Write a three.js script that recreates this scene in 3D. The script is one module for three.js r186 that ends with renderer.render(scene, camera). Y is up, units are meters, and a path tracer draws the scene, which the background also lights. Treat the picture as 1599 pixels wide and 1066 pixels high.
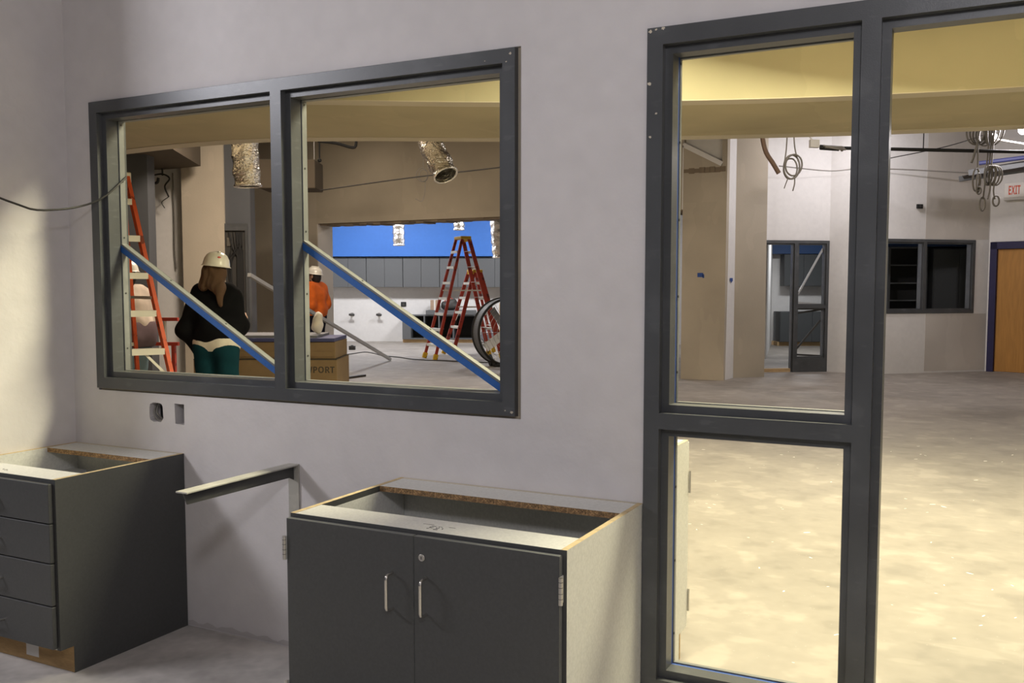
import * as THREE from 'three';
import { mergeGeometries } from 'three/addons/utils/BufferGeometryUtils.js';
import { RoundedBoxGeometry } from 'three/addons/geometries/RoundedBoxGeometry.js';
import { RectAreaLightUniformsLib } from 'three/addons/lights/RectAreaLightUniformsLib.js';
import { TextGeometry } from 'three/addons/geometries/TextGeometry.js';
import { FontLoader } from 'three/addons/loaders/FontLoader.js';

// ───────────────────────── camera, exposure, large lights ─────────────────────────
RectAreaLightUniformsLib.init();
const scene = new THREE.Scene();
scene.background = new THREE.Color(0x000000);
const renderer = new THREE.WebGLRenderer({ antialias: true });
renderer.toneMapping = THREE.LinearToneMapping;
renderer.toneMappingExposure = 1.62;
renderer.shadowMap.enabled = true;
const YAW = 0.4702;
const camera = new THREE.PerspectiveCamera(2 * Math.atan(533 / 1463.26) * 180 / Math.PI, 1599 / 1066, 0.05, 80);
camera.position.set(0, 1.4003, 2.78);
camera.rotation.order = 'YXZ';
camera.rotation.set(-0.0709, YAW, 0);
camera.setViewOffset(1599, 1066, 0, -20.67, 1599, 1066);
scene.add(camera);

// fixtures of the place and added fill lamps: [light strength, colour, width, length]
const LIGHT = {
  well:    { k: 42, c: [1.0, 0.94, 0.645] },    // big warm panel in the light well behind the partition
  room:    { k: 31, c: [0.935, 0.93, 1.0] },    // tilted flood panel in the near room, left of the picture
  room2:   { k: 4.6, c: [0.935, 0.93, 1.0] },     // added unseen fill globe behind the viewpoint
  kitchen: { k: 62,  c: [0.97, 0.97, 1.0] },
  corner:  { k: 53,  c: [1.0, 0.95, 0.98] },
  west:    { k: 62,  c: [1.0, 0.84, 0.68] },
  west2:   { k: 7,  c: [1.0, 0.84, 0.66] },  // added fill lamp that brightens the tan header wall
  hall:    { k: 15,  c: [1.0, 0.9, 0.78] },  // added fill lamp that lifts the floor beyond the soffit
  rear:    { k: 26,  c: [0.96, 0.98, 1.0] },
};

// ───────────────────────── helpers ─────────────────────────
const V = (x, y, z) => new THREE.Vector3(x, y, z);
const CY = Math.cos(YAW), SY = Math.sin(YAW);
const K = (r, d) => [r * CY - d * SY, 2.78 - r * SY - d * CY];       // survey axes of the hall (r to the right, d ahead) -> x, z
const KP = (r, y, d) => { const [x, z] = K(r, d); return V(x, y, z); };
let seed = 1234567;
const rnd = () => { seed = (seed * 1664525 + 1013904223) >>> 0; return seed / 4294967296; };
const used = {};
const numbered = n => { if (!(n in used)) { used[n] = 0; return n; } used[n]++; return n + '_' + String(used[n]).padStart(3, '0'); };

function triuv(g) {                                                   // uv in metres from the three axes
  g = g.index ? g.toNonIndexed() : g;
  const p = g.attributes.position; g.computeVertexNormals && 0;
  const uv = new Float32Array(p.count * 2), a = V(), b = V(), c = V();
  for (let i = 0; i < p.count; i += 3) {
    a.fromBufferAttribute(p, i); b.fromBufferAttribute(p, i + 1).sub(a); c.fromBufferAttribute(p, i + 2).sub(a);
    b.cross(c); const ax = Math.abs(b.x), ay = Math.abs(b.y), az = Math.abs(b.z);
    for (let k = 0; k < 3; k++) {
      const x = p.getX(i + k), y = p.getY(i + k), z = p.getZ(i + k), j = (i + k) * 2;
      if (ax >= ay && ax >= az) { uv[j] = z; uv[j + 1] = y; } else if (ay >= az) { uv[j] = x; uv[j + 1] = z; } else { uv[j] = x; uv[j + 1] = y; }
    }
  }
  g.setAttribute('uv', new THREE.BufferAttribute(uv, 2));
  return g;
}
const clean = g => { g = g.index ? g.toNonIndexed() : g; for (const k of Object.keys(g.attributes)) if (!['position', 'normal'].includes(k)) g.deleteAttribute(k); if (!g.attributes.normal) g.computeVertexNormals(); return g; };
const merge = gs => { gs = gs.flat(); return triuv(gs.length === 1 ? clean(gs[0]) : mergeGeometries(gs.map(clean))); };
function mesh(name, gs, mat, parent, label) {
  const m = new THREE.Mesh(merge(Array.isArray(gs) ? gs : [gs]), mat);
  m.name = parent ? name : numbered(name); m.castShadow = m.receiveShadow = true;
  if (label) m.userData.label = label;
  (parent || scene).add(m); return m;
}
function thing(name, label, category, pos = [0, 0, 0], turn = 0, group) {
  const o = new THREE.Group(); o.name = numbered(name); o.position.set(...pos); o.rotation.y = turn;
  o.userData = { label, category }; if (group) o.userData.group = group; scene.add(o); return o;
}
function solo(name, label, category, gs, mat, group) { const m = mesh(name, gs, mat); m.userData = { label, category }; if (group) m.userData.group = group; return m; }
function struct(name, label, category, gs, mat) { const m = mesh(name, gs, mat); m.userData = { kind: 'structure', label, category }; return m; }
function structG(name, label, category, pos = [0, 0, 0], turn = 0) { const g = thing(name, label, category, pos, turn); g.userData.kind = 'structure'; return g; }
const bx = (x0, x1, y0, y1, z0, z1) => { const g = new THREE.BoxGeometry(Math.abs(x1 - x0), Math.abs(y1 - y0), Math.abs(z1 - z0)); g.translate((x0 + x1) / 2, (y0 + y1) / 2, (z0 + z1) / 2); return g; };
const rbx = (x0, x1, y0, y1, z0, z1, r = 0.002, s = 2) => { const w = Math.abs(x1 - x0), h = Math.abs(y1 - y0), d = Math.abs(z1 - z0); const g = new RoundedBoxGeometry(w, h, d, s, Math.min(r, w / 2.1, h / 2.1, d / 2.1)); g.translate((x0 + x1) / 2, (y0 + y1) / 2, (z0 + z1) / 2); return g; };
const up = V(0, 1, 0);
function bar(a, b, w, h, side) {                                      // square bar from a to b; side = direction of w
  const d = b.clone().sub(a), L = d.length(); d.normalize();
  const s = (side || (Math.abs(d.y) > 0.9 ? V(1, 0, 0) : V(0, 1, 0).cross(d))).clone(); s.addScaledVector(d, -s.dot(d)).normalize();
  const t = d.clone().cross(s);
  const g = new THREE.BoxGeometry(w, L, h);
  g.applyMatrix4(new THREE.Matrix4().makeBasis(s, d, t.clone()).setPosition(a.clone().add(b).multiplyScalar(0.5)));
  if (new THREE.Matrix4().makeBasis(s, d, t).determinant() < 0) { const ix = g.index.array; for (let i = 0; i < ix.length; i += 3) { const q = ix[i]; ix[i] = ix[i + 1]; ix[i + 1] = q; } }
  return g;
}
function rod(a, b, r, r2 = r, n = 10) { const d = b.clone().sub(a); const g = new THREE.CylinderGeometry(r2, r, d.length(), n); g.applyQuaternion(new THREE.Quaternion().setFromUnitVectors(up, d.clone().normalize())); const m = a.clone().add(b).multiplyScalar(0.5); g.translate(m.x, m.y, m.z); return g; }
const tube = (pts, r, n = 40, k = 7, closed = false) => new THREE.TubeGeometry(new THREE.CatmullRomCurve3(pts, closed), n, r, k, closed);
function plate(w, h, holes, z0, z1, x0 = 0, y0 = 0) {                 // flat plate with rectangular holes, z0 < z1
  const s = new THREE.Shape([[x0, y0], [x0 + w, y0], [x0 + w, y0 + h], [x0, y0 + h]].map(p => new THREE.Vector2(...p)));
  for (const [a, b, c, d] of holes) s.holes.push(new THREE.Path([[a, c], [a, d], [b, d], [b, c]].map(p => new THREE.Vector2(...p))));
  const g = new THREE.ExtrudeGeometry(s, { depth: z1 - z0, bevelEnabled: false }); g.translate(0, 0, z0); return g;
}
function slab(poly, y0, y1, holes = []) {                             // plan polygon [[x,z]] raised from y0 to y1
  const s = new THREE.Shape(poly.map(([x, z]) => new THREE.Vector2(x, -z)));
  for (const h of holes) s.holes.push(new THREE.Path(h.map(([x, z]) => new THREE.Vector2(x, -z))));
  const g = new THREE.ExtrudeGeometry(s, { depth: y1 - y0, bevelEnabled: false }); g.rotateX(-Math.PI / 2); g.translate(0, y0, 0); return g;
}
const turned = (gs, pos, turn) => gs.flat().map(g => { g.rotateY(turn); g.translate(...pos); return g; });

// ───────────────────────── procedural textures ─────────────────────────
function hash(x, y, s) { let h = (x * 374761393 + y * 668265263 + s * 974634277) | 0; h = Math.imul(h ^ (h >>> 13), 1274126177); return ((h ^ (h >>> 16)) >>> 0) / 4294967296; }
function vn(u, v, n, s) {                                             // tiling value noise, n cells
  const x = u * n, y = v * n, x0 = Math.floor(x), y0 = Math.floor(y); let fx = x - x0, fy = y - y0; fx = fx * fx * (3 - 2 * fx); fy = fy * fy * (3 - 2 * fy);
  const h = (i, j) => hash(((i % n) + n) % n, ((j % n) + n) % n, s);
  return (h(x0, y0) * (1 - fx) + h(x0 + 1, y0) * fx) * (1 - fy) + (h(x0, y0 + 1) * (1 - fx) + h(x0 + 1, y0 + 1) * fx) * fy;
}
const fbm = (u, v, n, s, o = 4) => { let a = 0, w = 0.5, t = 0; for (let i = 0; i < o; i++) { a += w * vn(u, v, n << i, s + i * 17); t += w; w *= 0.5; } return a / t; };
function tex(size, metres, fn, srgb = true) {
  const d = new Uint8Array(size * size * 4);
  for (let j = 0; j < size; j++) for (let i = 0; i < size; i++) {
    const c = fn(i / size, j / size, i, j), o = (j * size + i) * 4;
    if (Array.isArray(c)) { for (let k = 0; k < 3; k++) d[o + k] = Math.max(0, Math.min(255, c[k] * 255)); } else d[o] = d[o + 1] = d[o + 2] = Math.max(0, Math.min(255, c * 255));
    d[o + 3] = 255;
  }
  const t = new THREE.DataTexture(d, size, size); t.wrapS = t.wrapT = THREE.RepeatWrapping; t.magFilter = THREE.LinearFilter; t.minFilter = THREE.LinearMipmapLinearFilter; t.generateMipmaps = true;
  if (srgb) t.colorSpace = THREE.SRGBColorSpace; t.repeat.set(1 / metres[0], 1 / metres[1]); t.needsUpdate = true; return t;
}
const tint = (rgb, k) => rgb.map(v => v * k);
const T = {};
T.roller = tex(256, [0.35, 0.35], (u, v) => fbm(u, v, 24, 3, 3), false);
T.grain = tex(256, [0.12, 0.12], (u, v) => fbm(u, v, 48, 9, 2), false);
T.paint = tex(512, [3.1, 3.1], (u, v) => { const k = 0.955 + 0.07 * fbm(u, v, 4, 21, 5) - 0.03 * fbm(u, v, 60, 8, 2); return [k, k * 0.995, k * 0.99]; });
T.mud = tex(512, [2.7, 2.7], (u, v) => { const k = 0.9 + 0.16 * (fbm(u, v, 3, 31, 5) - 0.5) + (fbm(u, v * 0.5 + 0.1, 5, 77, 4) > 0.56 ? 0.02 : 0); return [k, k * 0.985, k * 0.96]; });
T.concrete = tex(1024, [4.3, 4.3], (u, v) => {
  const a = fbm(u, v, 5, 51, 6), b = fbm(u, v, 24, 61, 4), c = fbm(u, v, 90, 71, 2), st = fbm(u, (v * 3) % 1, 18, 91, 3);
  let k = 0.86 + 0.15 * (a - 0.5) + 0.08 * (b - 0.5) + 0.05 * (c - 0.5);
  k += 0.05 * Math.max(0, Math.min(1, (b - 0.62) * 12)) + 0.05 * Math.max(0, Math.min(1, (st - 0.70) * 10)) - 0.03 * Math.max(0, Math.min(1, (0.36 - b) * 12)); if (hash((u * 1024) | 0, (v * 1024) | 0, 5) > 0.9993) k += 0.2;
  return [k, k * 0.975, k * 0.94];
});
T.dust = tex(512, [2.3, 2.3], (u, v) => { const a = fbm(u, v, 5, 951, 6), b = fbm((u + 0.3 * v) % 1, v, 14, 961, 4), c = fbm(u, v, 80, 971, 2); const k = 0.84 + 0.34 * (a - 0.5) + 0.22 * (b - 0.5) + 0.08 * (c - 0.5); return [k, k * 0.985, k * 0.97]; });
T.concreteBump = tex(512, [4.3, 4.3], (u, v) => fbm(u, v, 20, 61, 5), false);
T.primer = tex(512, [0.9, 0.9], (u, v) => { const a = fbm(u, v, 6, 121, 5), sc = fbm(u, (v * 4) % 1, 14, 131, 3); let k = 0.88 + 0.2 * (a - 0.5); k += 0.10 * Math.max(0, Math.min(1, (sc - 0.70) * 8)) + 0.05 * Math.max(0, Math.min(1, (a - 0.64) * 10)); return [k, k * 1.0, k * 1.005]; });
T.chip = tex(512, [0.16, 0.16], (u, v) => { const a = vn(u, v, 60, 201), b = vn(u, (v * 2) % 1, 34, 211), c = fbm(u, v, 12, 221, 2); const k = 0.46 + 0.5 * a * 0.8 + 0.3 * (b - 0.5) + 0.1 * (c - 0.5); return [k, k * 0.86, k * 0.68]; });
T.ply = tex(256, [0.5, 0.12], (u, v) => { const k = 0.82 + 0.2 * (fbm((u * 1) % 1, v, 6, 301, 4) - 0.5) + 0.1 * (fbm(u, v, 40, 311, 2) - 0.5); return [k, k * 0.94, k * 0.84]; });
T.laminate = tex(256, [0.3, 0.3], (u, v) => { const k = 0.94 + 0.1 * (fbm(u, v, 50, 401, 3) - 0.5); return [k, k, k]; });
T.oak = tex(512, [0.9, 2.4], (u, v) => { const w = fbm(u, v, 3, 501, 3) * 0.15; const g = fbm((u + w) % 1, (v * 0.25) % 1, 40, 511, 3); const k = 0.90 + 0.13 * (g - 0.5); return [k, k * 0.98, k * 0.95]; });
T.card = tex(256, [0.6, 0.6], (u, v) => { const k = 0.93 + 0.1 * (fbm(u, v, 8, 601, 4) - 0.5) + 0.03 * Math.sin(v * 400); return [k, k * 0.99, k * 0.97]; });
T.foilBump = tex(512, [0.35, 0.35], (u, v) => { const a = fbm(u, v, 10, 701, 4), b = 1 - Math.abs(fbm(u, v, 16, 711, 3) * 2 - 1); return 0.5 * a + 0.5 * b; }, false);
T.knit = tex(256, [0.1, 0.1], (u, v) => 0.5 + 0.25 * Math.sin(u * 150) * Math.sin(v * 150) + 0.3 * (fbm(u, v, 20, 801, 2) - 0.5), false);
T.cloth = tex(256, [0.5, 0.5], (u, v) => { const k = 0.92 + 0.16 * (fbm(u, v, 8, 811, 5) - 0.5); return [k, k, k]; });
T.wear = tex(512, [1.1, 0.7], (u, v) => { const a = fbm(u, v, 10, 821, 5); let k = 0.9 + 0.2 * (a - 0.5); if (a < 0.36) k -= 0.3; return [k, k * 0.96, k * 0.94]; });
T.mesh = tex(64, [0.03, 0.03], (u, v) => (Math.min(Math.abs(u - 0.5), Math.abs(v - 0.5)) < 0.12 ? 1 : 0.6), false);

const M = {};
const mat = (rgb, o = {}) => { const m = new THREE.MeshPhysicalMaterial({ roughness: 0.8, metalness: 0, ...o }); m.color.setRGB(...rgb); return m; };
M.wall = mat([0.66, 0.635, 0.635], { map: T.paint, bumpMap: T.roller, bumpScale: 0.0006, roughness: 0.72 });
M.white = mat([0.74, 0.73, 0.72], { map: T.paint, bumpMap: T.roller, bumpScale: 0.0006, roughness: 0.78 });
M.whitePatch = mat([0.67, 0.645, 0.625], { map: T.mud, roughness: 0.85 });
M.tan = mat([0.50, 0.45, 0.37], { map: T.mud, bumpMap: T.roller, bumpScale: 0.0006, roughness: 0.9 });
M.mud = mat([0.66, 0.61, 0.51], { map: T.mud, roughness: 0.9 });
M.beige = mat([0.53, 0.48, 0.405], { map: T.mud, bumpMap: T.roller, bumpScale: 0.0006, roughness: 0.9 });
M.beigeDark = mat([0.27, 0.22, 0.165], { map: T.mud, roughness: 0.95 });
M.greyWall = mat([0.085, 0.09, 0.10], { map: T.paint, roughness: 0.7 });
M.soffit = mat([0.52, 0.465, 0.325], { map: T.mud, roughness: 0.92 });
M.soffitFace = mat([0.53, 0.49, 0.335], { map: T.mud, roughness: 0.92 });
M.concrete = mat([0.35, 0.33, 0.312], { map: T.concrete, bumpMap: T.concreteBump, bumpScale: 0.002, roughness: 0.62 });
M.dusty = mat([0.68, 0.66, 0.645], { map: T.dust, bumpMap: T.concreteBump, bumpScale: 0.002, roughness: 0.75 });  // room slab: same concrete, room brightness put into a paler colour
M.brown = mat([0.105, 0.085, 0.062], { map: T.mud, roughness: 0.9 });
M.deck = mat([0.17, 0.15, 0.13], { map: T.mud, roughness: 0.95 });
M.frame = mat([0.092, 0.096, 0.10], { map: T.primer, roughness: 0.36, bumpMap: T.grain, bumpScale: 0.00015 });
M.bead = mat([0.23, 0.235, 0.225], { map: T.primer, roughness: 0.42 });
M.screw = mat([0.03, 0.03, 0.03], { roughness: 0.5 });
M.laminate = mat([0.066, 0.067, 0.066], { map: T.laminate, roughness: 0.5, bumpMap: T.grain, bumpScale: 0.00012 });
M.edgeBand = mat([0.17, 0.175, 0.17], { map: T.laminate, roughness: 0.45 });
M.melamine = mat([0.72, 0.71, 0.67], { map: T.laminate, roughness: 0.5 });
M.chip = mat([0.62, 0.52, 0.40], { map: T.chip, roughness: 0.95 });
M.chipPale = mat([0.82, 0.72, 0.52], { map: T.ply, roughness: 0.9 });
M.ply = mat([0.52, 0.38, 0.21], { map: T.ply, roughness: 0.85 });
M.pine = mat([0.72, 0.56, 0.36], { map: T.ply, roughness: 0.8 });
M.steel = mat([0.62, 0.60, 0.57], { metalness: 1, roughness: 0.32 });
M.nickel = mat([0.70, 0.67, 0.62], { metalness: 1, roughness: 0.26 });
M.galv = mat([0.55, 0.55, 0.54], { metalness: 0.8, roughness: 0.5 });
M.paper = mat([0.62, 0.60, 0.57], { roughness: 0.9 });
M.ink = mat([0.06, 0.055, 0.05], { roughness: 0.8 });
M.blueFilm = mat([0.028, 0.13, 0.42], { roughness: 0.42, map: T.laminate });
M.blueTape = mat([0.03, 0.08, 0.30], { roughness: 0.8 });
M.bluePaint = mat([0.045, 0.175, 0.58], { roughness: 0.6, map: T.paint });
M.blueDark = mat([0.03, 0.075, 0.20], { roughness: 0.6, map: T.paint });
M.navy = mat([0.016, 0.014, 0.085], { roughness: 0.5, map: T.primer });
M.oak = mat([0.53, 0.265, 0.062], { map: T.oak, roughness: 0.5 });
M.cabGrey = mat([0.125, 0.13, 0.135], { map: T.laminate, roughness: 0.55 });
M.cabDark = mat([0.075, 0.08, 0.083], { map: T.laminate, roughness: 0.55 });
M.black = mat([0.010, 0.010, 0.010], { roughness: 0.7 });
M.cable = mat([0.03, 0.028, 0.026], { roughness: 0.6 });
M.cableGrey = mat([0.20, 0.185, 0.165], { roughness: 0.6 });
M.foil = mat([0.90, 0.87, 0.82], { metalness: 1, roughness: 0.24, bumpMap: T.foilBump, bumpScale: 0.016 });
M.darkMetal = mat([0.05, 0.047, 0.043], { roughness: 0.6, metalness: 0.2 });
M.orange = mat([0.86, 0.135, 0.035], { map: T.wear, roughness: 0.55 });
M.red = mat([0.42, 0.042, 0.018], { map: T.wear, roughness: 0.55 });
M.alu = mat([0.72, 0.69, 0.62], { metalness: 0.35, roughness: 0.45 });
M.yellow = mat([0.78, 0.52, 0.02], { roughness: 0.6, map: T.wear });
M.card = mat([0.21, 0.14, 0.072], { map: T.card, roughness: 0.9 });
M.cardInk = mat([0.045, 0.033, 0.022], { roughness: 0.9 });
M.navyBoard = mat([0.035, 0.04, 0.12], { roughness: 0.6 });
M.greyBoard = mat([0.15, 0.15, 0.165], { roughness: 0.7 });
M.skin = mat([0.50, 0.30, 0.20], { roughness: 0.6 });
M.helmet = mat([0.82, 0.79, 0.70], { roughness: 0.28, clearcoat: 0.4 });
M.logo = mat([0.50, 0.05, 0.03], { roughness: 0.5 });
M.hair = mat([0.10, 0.05, 0.022], { roughness: 0.7, bumpMap: T.knit, bumpScale: 0.004 });
M.hairDark = mat([0.014, 0.010, 0.008], { roughness: 0.75 });
M.sweater = mat([0.006, 0.006, 0.007], { map: T.cloth, roughness: 0.95, specularIntensity: 0.2 });
M.tee = mat([0.74, 0.68, 0.56], { map: T.cloth, roughness: 0.95 });
M.teal = mat([0.006, 0.038, 0.050], { map: T.cloth, roughness: 0.95, specularIntensity: 0.2 });
M.cream = mat([0.68, 0.56, 0.45], { map: T.cloth, roughness: 0.95 });
M.mauve = mat([0.165, 0.115, 0.125], { map: T.cloth, roughness: 0.95, specularIntensity: 0.2 });
M.denim = mat([0.17, 0.235, 0.27], { map: T.cloth, roughness: 0.95, specularIntensity: 0.2 });
M.orangeTee = mat([0.74, 0.14, 0.012], { map: T.cloth, roughness: 0.95 });
M.navyPants = mat([0.012, 0.012, 0.022], { map: T.cloth, roughness: 0.95, specularIntensity: 0.2 });
M.boot = mat([0.06, 0.045, 0.03], { roughness: 0.8 });
M.signWhite = mat([0.80, 0.77, 0.73], { roughness: 0.5 });
M.signRed = mat([0.62, 0.08, 0.03], { roughness: 0.5 });
M.plastic = mat([0.70, 0.70, 0.70], { roughness: 0.35, transmission: 0.35, thickness: 0 });
M.grilleMesh = mat([0.22, 0.22, 0.22], { roughness: 0.6, metalness: 0.4, map: T.mesh });
M.rubber = mat([0.015, 0.015, 0.015], { roughness: 0.85 });
const glow = (c, k) => { const m = new THREE.MeshStandardMaterial({ color: 0xffffff, roughness: 0.6 }); m.emissive.setRGB(...c); m.emissiveIntensity = k; return m; };

// a flat lamp: housing, glowing diffuser and an area light of the same size just below it (faces down)
function panelLamp(name, label, spec, [x, y, z], w, l, turn = 0, mountTop) {
  const t = thing(name, label, 'ceiling lamp', [x, y, z], turn);
  mesh('housing', [plate(w + 0.06, l + 0.06, [], 0, 0.05, -w / 2 - 0.03, -l / 2 - 0.03).rotateX(-Math.PI / 2).translate(0, 0.012, 0)], M.alu, t);
  mesh('diffuser', bx(-w / 2, w / 2, 0, 0.012, -l / 2, l / 2), glow(spec.c, 2.5), t);
  for (const sx of [-1, 1]) mesh('hanger', rod(V(sx * w * 0.35, 0.06, 0), V(sx * w * 0.35, mountTop - y, 0), 0.004), M.galv, t);
  const L = new THREE.RectAreaLight(new THREE.Color().setRGB(...spec.c), spec.k, w, l); L.position.set(0, -0.012, 0); L.rotation.x = -Math.PI / 2; L.castShadow = true; t.add(L);
  return t;
}

// ───────────────────────── the shell ─────────────────────────
// floor: one concrete slab, room part coloured paler in place of stronger light
struct('floor', 'bare concrete floor of the hall', 'floor', slab([[-24, -0.075], [9, -0.075], [9, -27], [-24, -27]], -0.15, 0), M.concrete);
struct('floor_room', 'concrete floor of the room, coloured paler to stand in for brighter light', 'floor', slab([[-24, 6.2], [9, 6.2], [9, -0.075], [-24, -0.075]], -0.15, 0), M.dusty);
// partition between the room and the hall
{
  const s = new THREE.Shape([[-8, 0], [-0.951, 0], [-0.951, 2.187], [0.70, 2.187], [0.70, 0], [6, 0], [6, 3.5], [-8, 3.5]].map(p => new THREE.Vector2(...p)));
  const hole = (...p) => s.holes.push(new THREE.Path(p.map(q => new THREE.Vector2(...q))));
  hole([-3.426, 0.962], [-3.426, 2.187], [-1.386, 2.187], [-1.386, 0.962]);
  const round = [];                                                  // ragged hand-cut hole
  for (let i = 0; i < 28; i++) { const a = -i / 28 * Math.PI * 2, q = 0.82 + 0.06 * hash(i, 3, 7); round.push([-3.086 + 0.047 * q * Math.sign(Math.cos(a)) * Math.pow(Math.abs(Math.cos(a)), 0.55), 0.883 + 0.047 * q * Math.sign(Math.sin(a)) * Math.pow(Math.abs(Math.sin(a)), 0.45)]); }
  hole(...round);
  hole([-2.978, 0.842], [-2.980, 0.926], [-2.926, 0.925], [-2.927, 0.840]);
  const g = new THREE.ExtrudeGeometry(s, { depth: 0.126, bevelEnabled: false }); g.translate(0, 0, -0.138);
  struct('wall_front', 'pinkish grey drywall partition with the two big framed openings', 'wall', g, M.wall);
}
{ // old adhesive and scuffs along the foot of the partition
  const pts = []; const n = 40; for (let i = 0; i <= n; i++) pts.push(new THREE.Vector2(-2.93 + i * 0.0265, 0.018 + 0.022 * hash(i, 5, 3) * hash(i >> 2, 8, 3) + 0.006 * Math.sin(i * 1.7))); pts.push(new THREE.Vector2(-1.87, 0.004), new THREE.Vector2(-2.93, 0.004));
  const g = new THREE.ExtrudeGeometry(new THREE.Shape(pts), { depth: 0.0008, bevelEnabled: false }); g.translate(0, 0, -0.0118);
  struct('baseboard_front', 'lilac grey adhesive smear along the foot of the partition', 'adhesive', g, mat([0.56, 0.54, 0.56], { map: T.mud, roughness: 0.9 }));
}
struct('trim_1', 'brown raw stud edge in the gap right of the strip window', 'trim', [bx(-1.402, -1.380, 0.962, 2.187, -0.13, -0.024), bx(-3.42, -1.39, 0.955, 0.970, -0.13, -0.02)], M.tan);
struct('wall_left', 'short wing wall at the left end of the room', 'wall', bx(-3.72, -3.583, 0, 3.45, -0.012, 0.68), M.wall);
struct('wall_back', 'grey panelled wall behind the viewpoint', 'wall', bx(-8, 3.2, 0, 3.45, 5.6, 5.75), M.greyBoard);
struct('wall_right', 'right side wall of the room', 'wall', bx(2.6, 2.75, 0, 3.45, -0.012, 5.6), M.wall);
struct('wall_side', 'grey panelled far left side wall of the room', 'wall', bx(-8.15, -8, 0, 3.45, -0.2, 5.75), M.greyBoard);
struct('ceiling', 'bare drywall ceiling of the room', 'ceiling', bx(-8.15, 2.75, 3.45, 3.55, -0.012, 5.75), M.whitePatch);

// hall: low bay ceiling with a light well, curved soffit, high deck, outer walls
const nearC = [[-24, 1.0], [-9, -0.4], [-7, -1.25], [-5.6, -1.98], [-4.417, -2.663], [-3.206, -3.369], [-2.034, -3.9], [-0.886, -4.281], [0.163, -4.485], [1.6, -4.55], [4, -4.4], [9, -3.9]];
const farC = [[-24, -5.2], [-11, -4.35], [-9, -4.08], [-7.796, -3.981], [-6.816, -3.93], [-5.976, -4.04], [-5.2, -4.36], [-4.057, -4.98], [-2.552, -5.617], [-1.105, -6.092], [0.218, -6.375], [1.7, -6.5], [4, -6.4], [9, -6.0]];
const smooth = (pts, n) => new THREE.CatmullRomCurve3(pts.map(([x, z]) => V(x, 0, z)), false, 'centripetal').getPoints(n).map(p => [p.x, p.z]);
const NC = smooth(nearC.slice(1), 60), FC = smooth(farC.slice(1), 70);
const shift = (pts, d) => pts.map((p, i) => { const a = pts[Math.max(0, i - 1)], b = pts[Math.min(pts.length - 1, i + 1)]; const tx = b[0] - a[0], tz = b[1] - a[1], l = Math.hypot(tx, tz); return [p[0] - tz / l * d, p[1] + tx / l * d]; });
const WELL = [-2.1, 2.0, -3.32, -1.05];
struct('ceiling_hall', 'low plaster ceiling of the hall bay next to the partition', 'ceiling',
  [slab([[-9, -0.138], ...shift(NC, -0.02), [9, -0.138]], 3.46, 3.56, [[[WELL[0], WELL[2]], [WELL[1], WELL[2]], [WELL[1], WELL[3]], [WELL[0], WELL[3]]]])], M.tan);
struct('wall_well', 'plaster sides of the light well over the hall bay', 'wall', [bx(WELL[0] - 0.1, WELL[0], 3.56, 4.85, WELL[2], WELL[3]), bx(WELL[1], WELL[1] + 0.1, 3.56, 4.85, WELL[2], WELL[3]), bx(WELL[0] - 0.1, WELL[1] + 0.1, 3.56, 4.85, WELL[2] - 0.1, WELL[2]), bx(WELL[0] - 0.1, WELL[1] + 0.1, 3.56, 4.85, WELL[3], WELL[3] + 0.1)], M.tan);
const sof = structG('wall_soffit', 'curved olive drywall soffit hanging across the hall', 'soffit');
mesh('soffit_body', slab([...NC, ...FC.slice().reverse()], 2.752, 4.85), M.soffit, sof);
mesh('soffit_face', slab([...shift(NC, 0.012), ...NC.slice().reverse()], 2.752, 3.47), M.soffitFace, sof);
mesh('corner_bead', slab([...shift(NC, 0.012), ...shift(NC, -0.16).reverse()], 2.746, 2.752), M.mud, sof);
mesh('corner_bead', slab([...shift(FC, 0.2), ...shift(FC, -0.004).reverse()], 2.746, 2.752), M.mud, sof);
struct('ceiling_deck', 'high dark roof deck over the hall', 'ceiling', slab([[-24, -0.13], [9, -0.13], [9, -27], [-24, -27]], 4.85, 5.0), M.deck);
struct('wall_hall_front', 'upper hall wall over the partition', 'wall', bx(-24, 9, 3.56, 4.85, -0.138, 0.0), M.tan);
struct('wall_hall_side', 'partition continuing left along the hall', 'wall', bx(-24, -8, 0, 3.56, -0.138, 0), M.tan);
struct('wall_west', 'far left outer wall of the hall', 'wall', bx(-24.15, -24, 0, 4.85, -27, 0), M.beige);
struct('wall_east', 'far right outer wall of the hall', 'wall', bx(9, 9.15, 0, 4.85, -27, 6.2), M.white);
struct('wall_north', 'rear outer wall of the hall', 'wall', bx(-24, 9, 0, 4.85, -27.15, -27), M.beige);

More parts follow.
